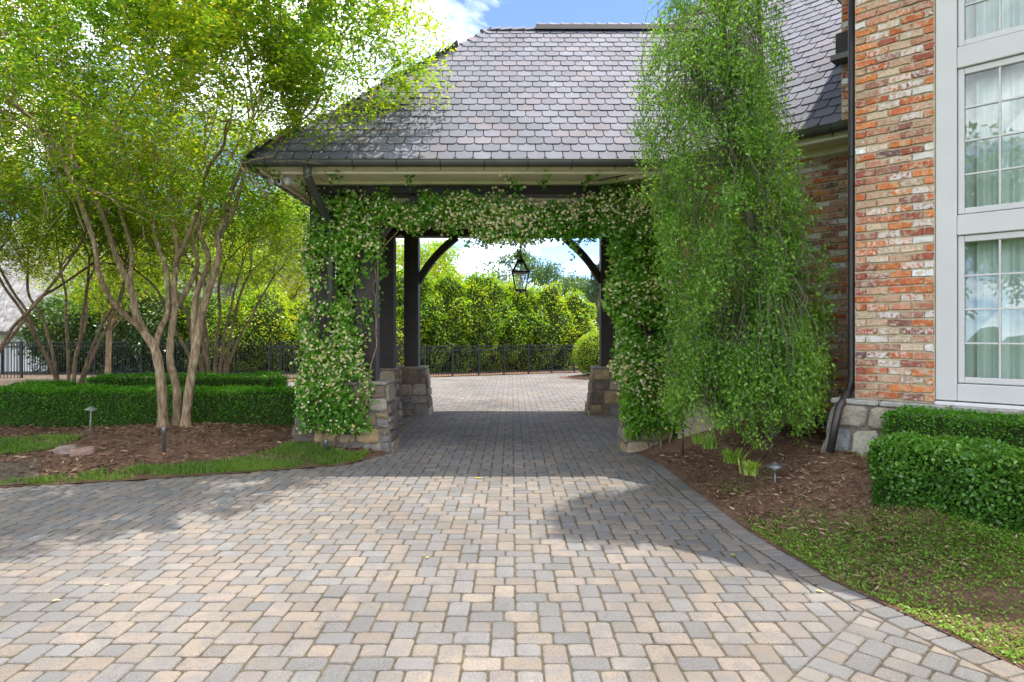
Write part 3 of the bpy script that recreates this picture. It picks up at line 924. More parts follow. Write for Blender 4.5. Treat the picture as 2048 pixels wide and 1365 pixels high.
for o in set(bpy.data.objects) - n0:
    if o.parent == roof: o.location = o.location  # roof itself sits at -ORI
# gutters with brackets and the front downspout
def gutter_run(a, b, parentfn, step=0.575, r=0.075, name='gutter'):
    gm, n = half_round_gutter(a, b, r)
    go = parentfn(gm.build(name, M['gutter'], smooth=False))
    a, b = Vector(a), Vector(b); L = (b - a).length; k = 0.3
    while k < L:
        p = a + (b - a) * (k / L); m = MB()
        pts = [p + n * math.cos(w) * (r + 0.004) + Vector((0, 0, -math.sin(w) * (r + 0.004) * 1.1)) for w in np.linspace(0, math.pi, 9)]
        m.tube(pts, 0.007, 5); m.tube([p + Vector((0, 0, -r * 1.1)), p + Vector((0, 0, -r * 1.1 - 0.04))], 0.006, 5)
        m.build('gutter_bracket', M['bronze'], go)
        k += step
    return go
gutter_run((XE - 0.07, YF - 0.03, ZE - 0.03), (2.12, YF - 0.03, ZE - 0.03), pc)
gutter_run((XE - 0.03, YF - 0.03, ZE - 0.03), (XE - 0.03, YB + 0.03, ZE - 0.03), pc)
gutter_run((XE - 0.07, YB + 0.03, ZE - 0.03), (4.5, YB + 0.03, ZE - 0.03), pc)
def downspout(pts, r, parentfn, mat='gutter'):
    m = MB(); pts = [Vector(p) for p in pts]
    sm = [pts[0]]
    for i in range(1, len(pts) - 1):
        a, b, c = pts[i - 1], pts[i], pts[i + 1]
        l = min((b - a).length, (c - b).length) * 0.4; l = min(l, 0.1)
        p, q = b + (a - b).normalized() * l, b + (c - b).normalized() * l
        for t in (0, 0.33, 0.67, 1): sm.append((p.lerp(b, t)).lerp(b.lerp(q, t), t))
    sm.append(pts[-1])
    m.tube(sm, r, 12); return parentfn(m.build('downspout', M[mat], smooth=True))
downspout([(-2.70, YF - 0.02, 3.90), (-2.70, YF - 0.02, 3.76), (-2.66, 9.2, 3.40), (-2.63, 9.42, 3.28), (-2.63, 9.42, 0.95)], 0.055, pc)

# ------------------------------------------------------------------ lantern and security light
lx, ly, lz = 0.155, YR, 2.44
lan = empty('hanging_lantern', (lx, ly, lz), 'dark four sided glass lantern hanging in the carport arch', 'lantern')
def ring_sq(w, z): return [Vector(p) for p in ((-w, -w, z), (w, -w, z), (w, w, z), (-w, w, z))]
b0, b1, rt = ring_sq(0.088, 0.03), ring_sq(0.150, 0.35), ring_sq(0.052, 0.53)
fr = MB()
for k in range(4):
    fr.tube([b0[k], b1[k]], 0.011, 6); fr.tube([b0[k], b0[(k + 1) % 4]], 0.011, 6)
    fr.tube([b1[k], b1[(k + 1) % 4]], 0.018, 6); fr.tube([b1[k], rt[k]], 0.012, 6); fr.tube([rt[k], rt[(k + 1) % 4]], 0.014, 6)
fr.build('frame', M['iron'], lan)
for k in range(4):
    for (lo, hi, s_) in ((b0, b1, 0.985), (b1, rt, 0.97)):
        q = [lo[k], lo[(k + 1) % 4], hi[(k + 1) % 4], hi[k]]
        gm = MB(); gm.add([Vector((p.x * s_, p.y * s_, p.z)) for p in q], [(0, 1, 2, 3)]); gm.build('pane', M['lampglass'], lan)
m = MB(); m.bbox(-0.10, 0.10, -0.10, 0.10, 0.0, 0.028, 0.006); m.lathe([(0.0, -0.03), (0.02, -0.02), (0.03, 0.0)], 10); m.build('base_plate', M['iron'], lan)
m = MB(); m.lathe([(0.085, 0.525), (0.075, 0.56), (0.03, 0.60), (0.012, 0.64), (0.012, 0.66)], 12); m.build('cap', M['iron'], lan, True)
m = MB(); m.tube([(0, 0, 0.65), (0, 0, 3.90 - lz)], 0.010, 6); m.lathe([(0.0, 1.42), (0.06, 1.43), (0.06, 1.459)], 12); m.build('stem', M['iron'], lan)
for (x, y) in ((-0.035, 0), (0.035, 0.01), (0, -0.035)):
    m = MB(); m.tube([(x, y, 0.03), (x, y, 0.17)], 0.011, 8); c = m.build('candle', M['candle'], lan)
    f_ = MB(); f_.lathe([(0.002, 0.17), (0.010, 0.185), (0.006, 0.205), (0.0005, 0.225)], 8, (x, y, 0)); f_.build('bulb', M['plastic'], c, True)

sp = P(560, 352, 8.98)
sec = empty('security_light', (sp.x, sp.y, 3.893), 'white security camera with two round flood lamps under the left eave', 'security light')
m = MB(); m.lathe([(0.0, 0.0), (0.075, 0.0), (0.075, -0.02), (0.06, -0.055), (0.0, -0.06)], 16); m.build('mount', M['plastic'], sec, True)
m = MB(); m.bbox(-0.034, 0.034, -0.05, 0.03, -0.155, -0.055, 0.012); cb_ = m.build('camera_body', M['plastic'], sec)
m = MB(); m.bbox(-0.02, 0.02, -0.056, -0.048, -0.138, -0.075, 0.004); m.build('lens', M['black'], cb_)
for sgn in (-1, 1):
    m = MB(); c = Vector((0.115 * sgn, -0.02, -0.105)); ax_ = Vector((0.5 * sgn, -0.75, -0.35)).normalized()
    m.tube([Vector((0.04 * sgn, 0, -0.04)), c - ax_ * 0.03], 0.014, 8)
    m.tube([c - ax_ * 0.05, c - ax_ * 0.03, c, c + ax_ * 0.02], [0.02, 0.045, 0.056, 0.058], 14); m.build('flood_lamp', M['plastic'], sec, True)

# ------------------------------------------------------------------ brick house (rotated 45 degrees)
HL = Vector((3.239, 6.138, 0)); q2 = math.sqrt(0.5)
house = empty('brick_house', HL, 'brick house wing with slate roof, stone plinth and tall grey window at right edge', 'house', rz=R(-45))
def W2L(x, y): return ((x - HL.x) * q2 - (y - HL.y) * q2, (x - HL.x) * q2 + (y - HL.y) * q2)
def L2W(s, t): return (HL.x + (s + t) * q2, HL.y + (t - s) * q2)
ZT = 6.2
# brick pier of the projecting bay
m = MB(); m.box(0, 0.645, 0.0, 0.55, 1.08, ZT)
pier = m.build('brick_pier', M['mortar'], house)
brick_wall(pier, 0.004, 0.642, 1.09, 5.05, 0.0, seed=7)
# main storey wall behind the bay, above and left of it
m = MB(); m.box(-0.311, 6, 0.585, 3.4, 3.91, ZT); m.box(0.02, 6, 0.59, 3.4, 0.3, 3.905)
mw = m.build('main_wall', M['mortar'], house)
brick_wall(mw, -0.305, 0.0, 3.9, 5.6, 0.585, seed=9, single=lambda s, z: True)
m = MB(); m.bbox(-0.345, -0.20, 0.50, 0.575, 4.55, 4.80, 0.01); m.bbox(-0.19, -0.05, 0.51, 0.575, 4.55, 4.80, 0.01); m.build('timber_bracket', M['wood'], house)
m = MB(); m.box(-0.36, -0.02, 0.40, 0.583, 4.49, 4.545); m.build('flashing', M['gutter'], house)
# wing wall
TW = 1.466
m = MB(); m.box(-2.72, 0.018, TW, TW + 3.2, 0.74, 3.905)
ww = m.build('wing_wall', M['mortar'], house)
brick_wall(ww, -2.7, 0.01, 0.76, 3.88, TW, seed=12, single=lambda s, z: s > -0.95)
m = MB(); m.box(-2.74, 0.018, TW - 0.03, TW + 3.2, -0.1, 0.738); m.build('foundation', M['stucco'], house)
vent = MB(); vent.box(-0.92, -0.48, TW - 0.045, TW - 0.031, 0.52, 0.735)
vo = vent.build('crawlspace_vent', M['black'], house)
for k in range(5):
    m = MB(); m.box(-0.91, -0.49, TW - 0.062, TW - 0.046, 0.535 + k * 0.04, 0.552 + k * 0.04); m.build('louvre', M['iron'], vo)
# wing soffit and gutter
TE = 0.90
m = MB(); m.box(-4.4, 0.018, TE + 0.05, TW - 0.002, 3.885, 3.904); m.build('soffit', M['cream'], house)
m = MB(); m.bbox(-4.4, 0.0, TE + 0.08, TE + 0.16, 3.845, 3.884, 0.01); m.bbox(-4.4, 0.018, TW - 0.06, TW - 0.005, 3.80, 3.884, 0.01); m.build('crown_moulding', M['cream'], house)
def hp(o): o.parent = house; return o
gutter_run((-4.25, TE - 0.02, ZE - 0.03), (-0.05, TE - 0.02, ZE - 0.03), hp)
# wing roof: front slope, hip at the left end
wr = MB(); t2, s2, zz = 5.4, -4.2, 8.5
v = [(-8.7, TE, ZE), (3, TE, ZE), (3, t2, zz), (s2, t2, zz), (-5.4, 6.4, ZE), (3, 6.4, ZE)]
v += [(a, b, c - 0.05) for a, b, c in v]
wr.add(v, [(0, 1, 2, 3), (0, 3, 4), (3, 2, 5, 4), (6, 9, 8, 7), (6, 10, 9), (9, 10, 11, 8), (0, 6, 7, 1), (0, 4, 10, 6), (4, 5, 11, 10), (1, 7, 8, 2), (2, 8, 11, 5)])
wroof = wr.build('wing_roof', M['dark'], house)
def wkeep(c):
    x, y = L2W(c.x, c.y)
    return x > 0.414 * y - 1.51 - 0.05 and c.x < -0.1 and c.x > -8.7 + (c.y - TE) and not (y > YR and x < 3.0)
shingle_roof(wroof, (-6.0, TE - 0.035, ZE - 0.025), (1, 0, 0), (0, t2 - TE, zz - ZE), 6.0, 33, 0.238, math.hypot(t2 - TE, zz - ZE) / 33, wkeep, 230,
             lambda c: -c.x * 0.8 + c.z * 0.5, 14)
caps((-8.65, TE + 0.05, ZE + 0.05), (s2, t2, zz + 0.01), 36, 0.11, wroof, 'hip_cap')
# main roof with its eave, casting the long shadow
mr = MB(); se, te, z6 = -0.785, -0.267, 5.94
v = [(se, te, z6), (9, te, z6), (9, 4.5, z6 + 4.5), (se + 4.767, 4.5, z6 + 4.5), (se, 9.2, z6), (9, 9.2, z6)]
v += [(a, b, c - 0.14) for a, b, c in v]
mr.add(v, [(0, 1, 2, 3), (0, 3, 4), (3, 2, 5, 4), (6, 9, 8, 7), (6, 10, 9), (9, 10, 11, 8), (0, 6, 7, 1), (0, 4, 10, 6), (4, 5, 11, 10), (1, 7, 8, 2), (2, 8, 11, 5)])
mr.build('main_roof', M['dark'], house)
m = MB(); m.box(se + 0.05, 8.9, te + 0.05, 9.1, z6 - 0.19, z6 - 0.16); m.build('main_soffit', M['cream'], house)
# house downspout at the corner of the bay
ds = lambda px, py, d: W2L(*P(px, py, d).xy) + (P(px, py, d).z,)
downspout([ds(1704, -260, 6.27), ds(1704, 772, 6.27), ds(1684, 806, 6.12), ds(1678, 815, 6.10), ds(1660, 905, 6.02)], 0.036, hp, 'bronze')
m = MB(); a = Vector(ds(1704, 313, 6.27)); m.lathe([(0.040, -0.012), (0.043, 0.0), (0.040, 0.012)], 12, a); m.build('downspout_strap', M['bronze'], house)

# stone plinth under the pier and windows
m = MB()
zb_, zt_ = 0.1, 1.03
B = [Vector(p) for p in ((-0.33, -0.20, zb_), (1.6, -0.20, zb_), (1.6, 0.5, zb_), (-0.33, 0.5, zb_))]
T = [Vector(p) for p in ((-0.16, -0.07, zt_), (1.6, -0.07, zt_), (1.6, 0.5, zt_), (-0.16, 0.5, zt_))]
m.add(B + T, [(4, 5, 6, 7), (0, 1, 5, 4), (1, 2, 6, 5), (2, 3, 7, 6), (3, 0, 4, 7)])
pl = m.build('stone_plinth', M['stone_mortar'], house)
rr9 = random.Random(41)
_keep = STONES
STONES = [(0.30, 0.265, 0.20), (0.27, 0.235, 0.17), (0.25, 0.255, 0.26), (0.33, 0.30, 0.235), (0.29, 0.21, 0.13)]
stone_face(B[0], B[1], T[1], T[0], pl, rr9, (0.20, 0.30), (0.22, 0.42), 0.03)
stone_face(B[3], B[0], T[0], T[3], pl, rr9, (0.22, 0.34), (0.2, 0.36), 0.03)
STONES = _keep
x = -0.19
for w in (0.42, 0.55, 0.5, 0.33):
    c = MB(); c.bbox(x, x + w - 0.008, -0.10, 0.3, 1.03, 1.078, 0.012); o = c.build('cap_stone', M['stone'], pl); o.color = (0.33, 0.32, 0.28, 1); x += w

# tall window: casing, three stacked units of two sashes
m = MB()
s_l, s_r = 0.648, 2.62
for (z0, z1) in ((1.115, 1.262), (2.535, 2.708), (3.968, 4.148), (5.45, 6.1)):
    m.bbox(0.805, s_r - 0.16, 0.012, 0.14, z0, z1, 0.006)
m.bbox(s_l, 0.803, 0.008, 0.145, 1.115, 6.1, 0.006); m.bbox(s_r - 0.158, s_r, 0.008, 0.145, 1.115, 6.1, 0.006)
casing = m.build('window_casing', M['trim'], house)
m = MB(); m.bbox(s_l - 0.0, s_r, -0.03, 0.2, 1.074, 1.105, 0.006); m.build('window_sill', M['white'], house)
m = MB(); m.box(s_r + 0.005, 6, 0.0, 0.58, 1.08, ZT); m.build('bay_wall', M['mortar'], house)
for (z0, z1) in ((1.266, 2.531), (2.712, 3.964), (4.152, 5.446)):
    wroot = MB()
    wroot.box(0.808, s_r - 0.163, 0.06, 0.066, z0, z0 + 0.004)
    w_ = wroot.build('window', M['trim'], house)
    for (a0, a1) in ((0.808, 1.633), (1.638, s_r - 0.163)):
        sm = MB(); fw, tw = 0.046, 0.055
        sm.bbox(a0, a0 + fw, 0.035, 0.085, z0 + 0.005, z1, 0.005); sm.bbox(a1 - fw, a1, 0.035, 0.085, z0 + 0.005, z1, 0.005)
        sm.bbox(a0 + fw + 0.0005, a1 - fw - 0.0005, 0.037, 0.085, z0 + 0.005, z0 + tw, 0.005); sm.bbox(a0 + fw + 0.0005, a1 - fw - 0.0005, 0.037, 0.085, z1 - tw, z1, 0.005)
        sm.build('sash', M['trim'], w_)
        x0, x1, y0, y1 = a0 + fw, a1 - fw, z0 + tw, z1 - tw
        nc, nr = 3, 4
        for k in range(1, nc):
            c = lerp(x0, x1, k / nc); b = MB(); b.bbox(c - 0.008, c + 0.008, 0.042, 0.072, y0 + 0.001, y1 - 0.001, 0.003); b.build('muntin', M['trim'], w_)
        for k in range(1, nr):
            c = lerp(y0, y1, k / nr); b = MB(); b.bbox(x0 + 0.001, x1 - 0.001, 0.044, 0.070, c - 0.008, c + 0.008, 0.003); b.build('muntin', M['trim'], w_)
        for i in range(nc):
            for j in range(nr):
                b = MB(); e = 0.006
                ta, tb = random.uniform(-1, 1) * 0.0012, random.uniform(-1, 1) * 0.0012
                b.add([(lerp(x0, x1, i / nc) + e, 0.058 + ta, lerp(y0, y1, j / nr) + e), (lerp(x0, x1, (i + 1) / nc) - e, 0.058 - ta, lerp(y0, y1, j / nr) + e),
                       (lerp(x0, x1, (i + 1) / nc) - e, 0.058 + tb, lerp(y0, y1, (j + 1) / nr) - e), (lerp(x0, x1, i / nc) + e, 0.058 - tb, lerp(y0, y1, (j + 1) / nr) - e)], [(0, 1, 2, 3)])
                b.build('pane', M['glass'], w_)
# pleated sheer curtain inside
cu = MB(); vs, fs = [], []
n = 260
for zi, z in enumerate((1.16, 2.6, 4.0, 6.0)):
    for k in range(n + 1):
        s_ = lerp(0.70, 2.56, k / n)
        t_ = 0.27 + 0.035 * math.sin(s_ * 46 + 1.3 * math.sin(s_ * 7) + 0.25 * zi) + 0.02 * math.sin(s_ * 17 + zi * 0.3) + 0.012 * math.sin(s_ * 101)
        vs.append((*L2W(s_, t_), z))
for zi in range(3):
    for k in range(n): a = zi * (n + 1) + k; fs.append((a, a + 1, a + n + 2, a + n + 1))
cu.add(vs, fs)
cur = thing(cu.build('curtain', M['curtain'], smooth=True), 'pale pleated sheer curtain hanging behind the tall grey window', 'curtain')

# ------------------------------------------------------------------ neighbour house, far left
nb = empty('white_house', (-20, 29.6, -0.6), 'white neighbouring house with grey wood shake roof far left behind the trees', 'house')
m = MB(); m.box(-22, 8.2, 0, 9, 0, 2.42); m.build('wall', M['white'], nb)
m = MB(); m.prism([(-23, -0.7, 2.35), (-23, 4.6, 8.2), (-23, 9.9, 2.35)], (0, 0, 0), (31.8, 0, 0)); nr_ = m.build('roof', M['shake'], nb)
m = MB(); rr = random.Random(77)
for k in range(36):
    z, y = 2.38 + 5.8 * k / 36, -0.7 + 5.3 * k / 36; x = -23.0
    while x < 8.7:
        w = rr.uniform(0.12, 0.3); dz = rr.uniform(-0.03, 0.03); cc = rr.uniform(0.7, 1.15)
        m.add([(x, y - 0.05, z + dz), (x + w - 0.015, y - 0.05, z + dz), (x + w - 0.015, y + 0.16, z + 0.26), (x, y + 0.16, z + 0.26),
               (x, y - 0.02, z + dz - 0.04), (x + w - 0.015, y - 0.02, z + dz - 0.04)], [(0, 1, 2, 3), (4, 5, 1, 0)], (0.25 * cc, 0.235 * cc, 0.225 * cc, 0))
        x += w
nts = NT('weathered_shake'); c_, _a = tintsrc(nts, 'attr')
nts.bsdf(nts.mix(1.0, c_, nts.ramp(nts.noise(5, 4), (0.3, 0.7), (0.7, 1.2)), 'MULTIPLY'), 0.9, spec=0.1)
stuff(m.build('shakes', nts.m, nr_))
m = MB(); m.box(-23, 8.8, -0.78, -0.68, 2.2, 2.36); m.build('gutter', M['bronze'], nb)

# ------------------------------------------------------------------ fences
def fence(name, a, b, top, bot, post_step, label, group=None, arch=None):
    a, b = Vector((*a, 0)), Vector((*b, 0)); L = (b - a).length; t = (b - a) / L
    root = empty(name, (a.x, a.y, 0), label, 'fence', group, rz=math.atan2(t.y, t.x))
    n = int(L / post_step)
    for k in range(n + 1):
        m = MB(); m.bbox(k * post_step - 0.028, k * post_step + 0.028, -0.028, 0.028, bot - 0.1, top + 0.06, 0.006)
        m.build('post', M['iron'], root)
    for z in (top, top - 0.16, bot + 0.10):
        m = MB(); m.box(0, n * post_step, -0.014, 0.014, z - 0.016, z + 0.016); m.build('rail', M['iron'], root)
    me = bpy.data.meshes.new('picket'); pm = MB(); pm.box(-0.009, 0.009, -0.009, 0.009, bot + 0.03, top - 0.017)
    me.from_pydata(pm.v, [], pm.f); me.update(); me.materials.append(M['iron'])
    x = 0.06
    while x < n * post_step:
        if abs(x - round(x / post_step) * post_step) > 0.05:
            o = link('picket', me, root); o.location = (x, 0, 0)
        x += 0.105
    return root
fence('iron_fence', (-20.4, 26.0), (-7.0, 26.0), 1.33, 0.0, 1.86, 'black iron picket fence behind the round clipped hedge on the left')
fence('iron_fence', (-8.3, 22.2), (8.9, 31.0), 1.18, 0.02, 1.12, 'black iron picket fence along the far end of the paved yard')
# ramped fence section in front of the white wall
rf = empty('iron_fence', (-20.5, 24.0, 0), 'ramped black iron fence panel in front of the white neighbouring wall', 'fence')
for k in range(19):
    x = 0.0 + k * 0.125; zt = 1.05 + 0.28 * sstep(0, 2.2, x)
    m = MB(); m.box(x - 0.009, x + 0.009, -0.009, 0.009, 0.0, zt - 0.01); m.build('picket', M['iron'], rf)
m = MB(); m.tube([(x, 0, 1.05 + 0.28 * float(sstep(0, 2.2, x))) for x in np.linspace(0, 2.35, 9)], 0.018, 4); m.build('rail', M['iron'], rf)
m = MB(); m.tube([(x, 0, 0.90 + 0.28 * float(sstep(0, 2.2, x))) for x in np.linspace(0, 2.35, 9)], 0.016, 4); m.build('rail', M['iron'], rf)
m = MB(); m.bbox(2.35, 2.43, -0.04, 0.04, -0.1, 1.40, 0.008); m.build('post', M['iron'], rf)

# ------------------------------------------------------------------ foliage builders
def spray(Pt, Dr, per, L, side=0.06, drop=0.15, llen=0.06, tnoise=0.25, tbase=0.45, tcl=(1.5, 0), flat=0.8):
    """leaves set along twigs: returns arrays"""
    N = len(Pt); Pt = np.repeat(Pt, per, 0); Dr = norm(np.repeat(Dr, per, 0))
    n = len(Pt)
    t = rng.uniform(0, 1, n)[:, None]
    sd = norm(np.cross(Dr, np.array([0, 0, 1.0]) + rng.normal(size=(n, 3)) * 0.25)) * rng.choice([-1, 1], n)[:, None]
    pos = Pt + Dr * t * L + rng.normal(size=(n, 3)) * side; pos[:, 2] -= t[:, 0] ** 2 * drop * L
    d = sd + Dr * rng.uniform(0.2, 1.0, n)[:, None] + rng.normal(size=(n, 3)) * 0.35
    nr = rng.normal(size=(n, 3)) * (1 - flat) + np.array([0, 0, 1.0])
    ln = llen * rng.uniform(0.65, 1.3, n)
    tint = tbase + clump(pos, tcl[0], tcl[1]) * 0.25 + rng.normal(size=n) * tnoise
    return pos, d, nr, ln, tint

def grow(mb, p, d, L, r, lvl, maxl, out, rr, spread, upb, inside_fn, k0=2.3, sides=6):
    n = 4; pts = [p]; rad = [r]; dd = d.copy()
    for i in range(n):
        dd = norm(dd + rr.normal(size=3) * 0.13 + np.array([0, 0, upb * 0.25]))
        p = p + dd * L / n; pts.append(p); rad.append(r * (1 - 0.34 * (i + 1) / n))
    mb.tube([Vector(q) for q in pts], rad, sides if lvl < 2 else (5 if lvl < 4 else 3), cap=False)
    if lvl >= maxl - 2:
        for q in pts[1:]: out.append((q, dd))
    if lvl < maxl and inside_fn(p):
        k = 2 + (rr.random() < k0 - 2)
        for c in range(k):
            nd = norm(dd + rr.normal(size=3) * spread + np.array([0, 0, upb]))
            grow(mb, p, nd, L * rr.uniform(0.66, 0.92), rad[-1] * rr.uniform(0.60, 0.85), lvl + 1, maxl, out, rr, spread, upb, inside_fn, k0, sides)

def crape(name, label, base, stems, crown, maxl, per, seed, bark, leafmat, group, llen=0.062, extra=300, tbase=0.45, zlow=None, L0=0.8):
    """multi-stemmed vase-shaped tree; stems = list of polylines with start radius"""
    rr = np.random.default_rng(seed)
    root = empty(name, base, label, 'tree', group)
    B = Vector(base); mb = MB(); out = []
    (cx, cy, cz, rx, ry, rz) = crown
    def ins(p): return ((p[0] - cx) / rx) ** 2 + ((p[1] - cy) / ry) ** 2 + ((p[2] - cz) / rz) ** 2 < 1
    for pts, r0, r1, cont in stems:
        pts = [Vector(p) for p in pts]
        fine = []
        for i in range(len(pts) - 1):          # Catmull-Rom
            p0, p1, p2, p3 = pts[max(i - 1, 0)], pts[i], pts[i + 1], pts[min(i + 2, len(pts) - 1)]
            for q in range(5):
                t = q / 5
                fine.append(0.5 * ((2 * p1) + (p2 - p0) * t + (2 * p0 - 5 * p1 + 4 * p2 - p3) * t * t + (3 * p1 - p0 - 3 * p2 + p3) * t ** 3))
        fine.append(pts[-1])
        nn = len(fine)
        rads = [lerp(r0, r1, i / (nn - 1)) * (1 + 0.07 * math.sin(i * 1.7 + seed)) for i in range(nn)]
        if r0 > 0.05 and abs(pts[0].z - B.z) < 0.1: rads[0] *= 1.5; rads[1] *= 1.2
        mb.tube(fine, rads, 9, cap=False)
        if cont:
            d = np.array((fine[-1] - fine[-3]).normalized()); p = np.array(fine[-1])
            for c in range(cont):
                nd = norm(d + rr.normal(size=3) * 0.42 + np.array([0, 0, 0.12]))
                grow(mb, p, nd, L0 * rr.uniform(0.8, 1.25), r1 * 0.8, 0, maxl, out, rr, 0.42, 0.10, ins)
    sp_p = np.array([o[0] for o in out]); sp_d = np.array([o[1] for o in out])
    # outer twigs that fill the crown's shell
    u = rdir(extra, 0.0); rad = rng.uniform(0.22, 1.0, extra)[:, None] ** 0.5
    ep = np.array([cx, cy, cz]) + u * rad * np.array([rx, ry, rz]) * 0.98
    ed = norm(u * np.array([1, 1, 0.25]) + rng.normal(size=(extra, 3)) * 0.4)
    for p, d in zip(ep, ed):
        q = p - d * 0.25
        mb.tube([Vector(q), Vector(q + d * 0.3), Vector(q + d * 0.6 - np.array([0, 0, 0.05]))], [0.007, 0.005, 0.003], 3, cap=False)
    mb.v = [(a - B.x, b - B.y, c - B.z) for a, b, c in mb.v]
    mb.build('trunk', bark, root, smooth=True)
    A1 = spray(sp_p, sp_d, per, 0.34, 0.05, llen=llen, tbase=tbase)
    A2 = spray(ep, ed, 62, 0.55, 0.085, llen=llen, tbase=tbase + 0.08)
    A = [np.concatenate(x) for x in zip(A1, A2)]
    p = A[0]
    e2 = ((p[:, 0] - cx) / rx) ** 2 + ((p[:, 1] - cy) / ry) ** 2 + ((p[:, 2] - cz) / rz) ** 2
    keep = e2 < 1.12
    if zlow is not None: keep &= p[:, 2] > zlow(p)
    A = [x[keep] for x in A]
    return leaves('crown', leafmat, A[0] - np.array(B), A[1], A[2], A[3], A[3] * 0.52, A[4], root)

def blobs_shrub(root, blobs, n, leafmat, llen, tbase=0.45, tvar=0.22, lump=0.16, lscale=2.6, core=0.86, name='foliage', depth=0.22, wratio=0.5, cmat='core'):
    """leaf mass over lumpy ellipsoids; blobs in world, root's origin subtracted"""
    B = np.array(root.location); area = np.array([b[3] * b[5] + b[3] * b[4] * 0.5 for b in blobs]); area = area / area.sum()
    PP, NN = [], []
    cm = MB()
    for (cx, cy, cz, rx, ry, rz), a in zip(blobs, area):
        k = int(n * a); u = rdir(k)
        r = (1 - depth * rng.uniform(0, 1, k) ** 2)[:, None]
        p = u * np.array([rx, ry, rz]); lp = p + np.array([cx, cy, cz])
        r = r * (1 + lump * clump(lp, lscale, 1) + lump * 0.5 * clump(lp, lscale * 2.7, 2))[:, None]
        PP.append(np.array([cx, cy, cz]) + p * r); NN.append(norm(u / np.array([rx, ry, rz])))
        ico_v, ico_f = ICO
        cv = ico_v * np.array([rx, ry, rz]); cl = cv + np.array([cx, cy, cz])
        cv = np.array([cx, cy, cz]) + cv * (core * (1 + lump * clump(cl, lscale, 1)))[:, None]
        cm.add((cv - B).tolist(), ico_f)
    p = np.concatenate(PP); nn = np.concatenate(NN)
    # drop leaves buried in another blob
    keep = np.ones(len(p), bool)
    for (cx, cy, cz, rx, ry, rz) in blobs:
        keep &= (((p[:, 0] - cx) / rx) ** 2 + ((p[:, 1] - cy) / ry) ** 2 + ((p[:, 2] - cz) / rz) ** 2) > (core * 0.72) ** 2
    keep &= p[:, 2] > 0.0
    p, nn = p[keep], nn[keep]; k = len(p)
    d = nn * 0.9 + rng.normal(size=(k, 3)) * 0.7 - np.array([0, 0, 0.1])
    nr = nn * 0.45 + rng.normal(size=(k, 3)) * 0.45 + np.array([0, 0, 1.0])
    ln = llen * rng.uniform(0.6, 1.35, k)
    tint = tbase + clump(p, 1.3, 3) * 0.22 + clump(p, 5, 4) * 0.14 + rng.normal(size=k) * tvar
    cm.build('branches', M[cmat], root)
    return leaves(name, leafmat, p - B, d, nr, ln, ln * wratio, tint, root)

def ico(sub):
    import bmesh
    b = bmesh.new(); bmesh.ops.create_icosphere(b, subdivisions=sub, radius=1)
    v = np.array([x.co[:] for x in b.verts]); f = [tuple(q.index for q in x.verts) for x in b.faces]; b.free()
    return v, f
ICO = ico(3)

# ------------------------------------------------------------------ crape myrtles on the left
D0 = 9.75
def S(zx, zy, d=D0): return P(zx / 2.394, 430 + zy / 2.394, d)       # points read off an enlarged crop
def Z1(zx, zy, d=D0): return P(zx / 2.904, zy / 2.904, d)
tb = P(345, 866, D0); tb.z = float(z_left(np.array(tb.x), np.array(tb.y))) - 0.02
stems = [
    ([S(782, 1040), S(775, 830), S(745, 650), S(690, 560, 9.7), S(650, 470, 9.65), S(640, 400, 9.6), S(608, 310, 9.5), S(560, 210, 9.4), S(510, 50, 9.2), Z1(540, 1130, 9.0), Z1(420, 920, 8.8)], 0.076, 0.020, 3),
    ([S(738, 640), S(770, 545, 9.9), S(805, 450, 10.0), S(800, 280, 10.2), S(750, 130, 10.4), S(720, 0, 10.5), Z1(800, 1080, 10.6), Z1(700, 850, 10.7)], 0.050, 0.019, 3),
    ([S(640, 410, 9.6), S(625, 300, 9.9), S(632, 180, 10.2), S(600, 60, 10.4), Z1(690, 1180, 10.6), Z1(660, 850, 10.9)], 0.040, 0.020, 3),
    ([S(838, 1040, 9.9), S(848, 850, 9.95), S(815, 700, 10), S(822, 560, 10), S(838, 460, 10), S(835, 330, 10), S(850, 160, 10.1), S(815, 0, 10.2), Z1(980, 1200, 10.3), Z1(985, 900, 10.4), Z1(970, 730, 10.5)], 0.064, 0.020, 3),
    ([S(842, 440, 10), S(895, 360, 10.2), S(945, 240, 10.4), S(925, 130, 10.6), S(960, 0, 10.8), Z1(1150, 1080, 11), Z1(1180, 880, 11.1)], 0.043, 0.020, 3),
    ([S(835, 250, 10.05), S(880, 150, 9.7), S(940, 0, 9.5), Z1(1200, 1000, 8.9), Z1(1290, 870, 8.6)], 0.040, 0.020, 3),
    ([S(885, 1040, 9.7), S(905, 850, 9.7), S(945, 600, 9.7), S(965, 480, 9.65), S(1000, 360, 9.6), S(1050, 190, 9.5), S(1042, 100, 9.4), S(1085, 0, 9.3), Z1(1320, 1180, 9.1), Z1(1420, 950, 8.9), Z1(1560, 850, 8.7), Z1(1700, 720, 8.5)], 0.070, 0.019, 4),
    ([S(930, 640, 9.7), S(935, 400, 9.8), S(1000, 220, 10.0), S(958, 90, 10.2), S(1000, 0, 10.3), Z1(1250, 1130, 10.5), Z1(1330, 930, 10.7), Z1(1450, 730, 10.9)], 0.048, 0.020, 4),
    ([S(1045, 110, 9.45), S(1110, 0, 9.6), Z1(1400, 1080, 9.8), Z1(1440, 900, 10.1), Z1(1470, 700, 10.4), Z1(1440, 400, 10.7)], 0.036, 0.018, 3),
    ([S(690, 560, 9.7), S(560, 440, 9.3), S(480, 300, 9.0), S(440, 100, 8.7), Z1(350, 900, 8.4), Z1(200, 700, 8.1)], 0.04, 0.022, 3),
]
CR = (-5.15, 8.95, 5.55, 4.15, 3.6, 2.55)
